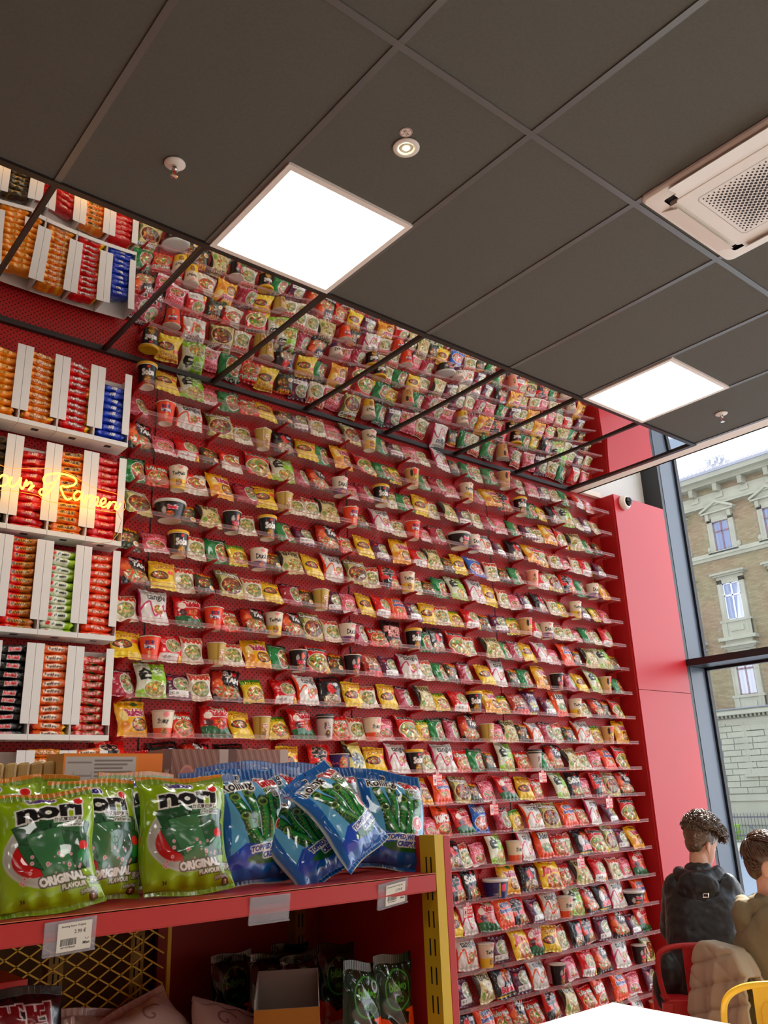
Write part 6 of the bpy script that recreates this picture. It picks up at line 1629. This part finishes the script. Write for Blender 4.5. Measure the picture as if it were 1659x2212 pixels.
    if hairkind == 'curly':
        b = MB(); ellip(b, h((-.006, 0, .158)), (.108, .092, .098), R); ellip(b, h((.045, 0, .175)), (.075, .075, .062), R); ellip(b, h((-.040, 0, .100)), (.052, .066, .062), R)
        fuse(b, 'hair_base', hair[0], t, .006, 2, 'CLOUDS', .008, .008)
        b = MB(); cnt_ = 0
        while cnt_ < 1300:
            u = rr.random() * 2 * PI; v = rr.uniform(-.25, 1.0); q = math.sqrt(max(0, 1 - v * v))
            p = Vector((q * math.cos(u), q * math.sin(u), v))
            if v < .12 and -.05 < p.x < .55: continue
            if v < -.1 and p.x > -.05: continue
            th_ = 1.0 if v > .1 else .86
            c0 = Vector((-.008 + p.x * .106 * th_, p.y * .092 * th_, .152 + p.z * .100))
            if v > .15: c0 += Vector((.020 + max(0, p.x) * .045, p.y * .022, .018 - max(0, p.x) * .02))
            nrm = Vector((p.x, p.y, p.z)).normalized(); ax_ = Vector((rr.uniform(-1, 1), rr.uniform(-1, 1), rr.uniform(-1, 1))); e1 = nrm.cross(ax_).normalized(); e2 = nrm.cross(e1)
            rad = rr.uniform(.008, .015) * (1 if v > .1 else .5); ln_ = rr.uniform(.008, .034) * (1 if v > .15 else .3); turns = rr.uniform(1.0, 1.8)
            P = [h(c0 + e1 * rad * math.cos(a_) + e2 * rad * math.sin(a_) + nrm * ln_ * (a_ / (2 * PI * turns))) for a_ in [2 * PI * turns * i_ / 11 for i_ in range(12)]]
            b.tube(P, [.0030] * 9 + [.0026, .0018, .001], 5); cnt_ += 1
        b.build('curls', hair[0], t, smooth=True)
    else:
        b = MB(); ellip(b, h((-.006, 0, .148)), (.104, .083, .088), R); ellip(b, h((-.050, 0, .095)), (.052, .069, .070), R); ellip(b, h((.070, 0, .185)), (.045, .062, .035), R)
        fuse(b, 'hair_base', hair[0], t, .008, 2)
        b = MB(); cnt_ = 0
        while cnt_ < 1500:
            u = rr.random() * 2 * PI; v = rr.uniform(-.55, 1.0); q = math.sqrt(max(0, 1 - v * v)); p = Vector((q * math.cos(u), q * math.sin(u), v))
            if v < .12 and p.x > -.08: continue
            c0 = Vector((-.006 + p.x * .104, p.y * .083, .148 + p.z * .088))
            if v < 0: c0 = Vector((-.035 + p.x * .066, p.y * .076, .13 + p.z * .10))
            d = Vector((.35, 0, 0)) + Vector((p.x * .2, p.y * .35, -.35 if v < .6 else .12)); d -= p * d.dot(p); d = d.normalized() if d.length > .01 else Vector((1, 0, 0))
            L_ = rr.uniform(.022, .05) if v > 0 else rr.uniform(.012, .02)
            P = [h(c0 + d * L_ * k / 4 + p * (.003 + .006 * math.sin(PI * k / 4)) ) for k in range(5)]
            b.tube(P, [.0016, .0022, .002, .0014, .0006], 4); cnt_ += 1
        b.build('hair_strands', hair[0], t, smooth=True)
    tag(t, label, 'person'); return t, neck, j
BLK = mat('black puffer cloth', hexc(30, 29, 30), rough=.42, spec=.5, bump=.3, bscale=9)
OLV = mat('olive cotton', hexc(124, 112, 84), rough=.85, bump=.2, bscale=30)
OLP = mat('taupe quilted nylon', hexc(172, 160, 136), rough=.5, bump=.12, bscale=20)
HAIR1 = mat('dark brown curly hair', hexc(92, 68, 46), rough=.3, spec=1.0, noise=.25, nscale=60)
HAIR2 = mat('brown short hair', hexc(96, 68, 48), rough=.38, spec=.6, noise=.25, nscale=60)
JEAN = mat('dark jeans', hexc(46, 52, 66), rough=.85, bump=.1)
pa, na, ja = person((4.385, 2.735, .13), math.radians(24), 'seated person in a black hooded jacket with curly dark hair, back to the room', (HAIR1,), BLK, JEAN, headyaw=-40, nod=20, lean=.10, hairkind='curly')
pa.scale = (1.0, .88, .965)
tr = MB().tube([(-.128, -.045, .965), (-.142, -.045, .95), (-.142, -.075, .95), (-.128, -.075, .965)], .003, 6, closed=True).build('metal_loop', mat('bright metal ring', (.8, .78, .7, 1), rough=.2, metal=1), ja)
pb, nb_, jb = person((4.10, 2.29, -.01), math.radians(-58), 'seated person with short brown hair in an olive hooded jacket, in profile', (HAIR2,), OLV, JEAN, headyaw=-14, nod=8, lean=.06, hairkind='short')
pb.scale = (1.02, .98, 1.03)
tolix((4.255, 2.765, 0), math.radians(42), CR, 'red metal stool with a back, under the person in the black jacket', rise=.15)
tolix((4.14, 2.26, 0), math.radians(-30), mat('grey chair paint', hexc(120, 120, 122), rough=.4), 'metal cafe chair with a taupe coat hung over its back')
tolix((3.64, 2.10, 0), math.radians(48), CY, 'yellow metal cafe chair beside the white table')
# coat over the chair back
def coat():
    me_v, me_f = [], []; nu_, nv_ = 110, 230
    for j_ in range(nv_ + 1):
        v = j_ / nv_ * 2 - 1
        for i_ in range(nu_ + 1):
            u = i_ / nu_ * 2 - 1
            dr = abs(v)
            half = .225 + .085 * dr
            y = u * half + .006 * math.sin(9 * v + 4 * u)
            top = .888 - .30 * max(0, abs(u) - .5) ** 1.7
            z = top - .015 * (1 - min(1, dr / .12)) * 0 - max(0, dr - .06) * (.72 if v < 0 else .42)
            fold = .050 * (1 - abs(math.sin(u * 3.4 + 1.1 * math.sin(2.2 * v) + .6))) * min(1, dr * 2.0) + .016 * (1 - abs(math.sin(u * 8 + v * 3 + 1.0))) * min(1, dr * 2)
            s_ = (z + .28 * y) / .105; s2_ = (z - .5 * y) / .21; quilt = .014 - .014 * math.exp(-((s_ - round(s_)) * .105 / .011) ** 2) - .006 * math.exp(-((s2_ - round(s2_)) * .21 / .012) ** 2)
            x = -.222 + (-.030 - fold - quilt - .02 * dr if v < 0 else .020 + .3 * fold + quilt * .5) * min(1, dr / .07)
            me_v.append((x, y, z))
    for j_ in range(nv_):
        for i_ in range(nu_):
            a = j_ * (nu_ + 1) + i_; me_f.append((a, a + 1, a + nu_ + 2, a + nu_ + 1))
    me = mesh_np('coat', me_v, me_f); o = link_obj('coat', me, OLP)
    s = o.modifiers.new('padding', 'SOLIDIFY'); s.thickness = .014; s.offset = 0
    o.location = (4.14, 2.26, 0); o.rotation_euler = (0, 0, math.radians(-30)); return o
co = coat()
tag(co, 'taupe quilted coat draped over the back of a cafe chair', 'coat')
# white table in the sun
tt = empty('table', (2.85, 2.0, 0))
MB().box(-.4, .4, -.5, .5, .725, .75).build('table_top', mat('white laminate', hexc(236, 234, 228), rough=.35), tt, bevel=.004)
MB().lathe([(0, 0), (.24, 0), (.24, .012), (.04, .03), (.03, .05), (.03, .70), (.12, .725), (0, .725)], 24).build('pedestal', BLACKF, tt, smooth=False)
tag(tt, 'white cafe table top catching the sun in the lower corner', 'table')
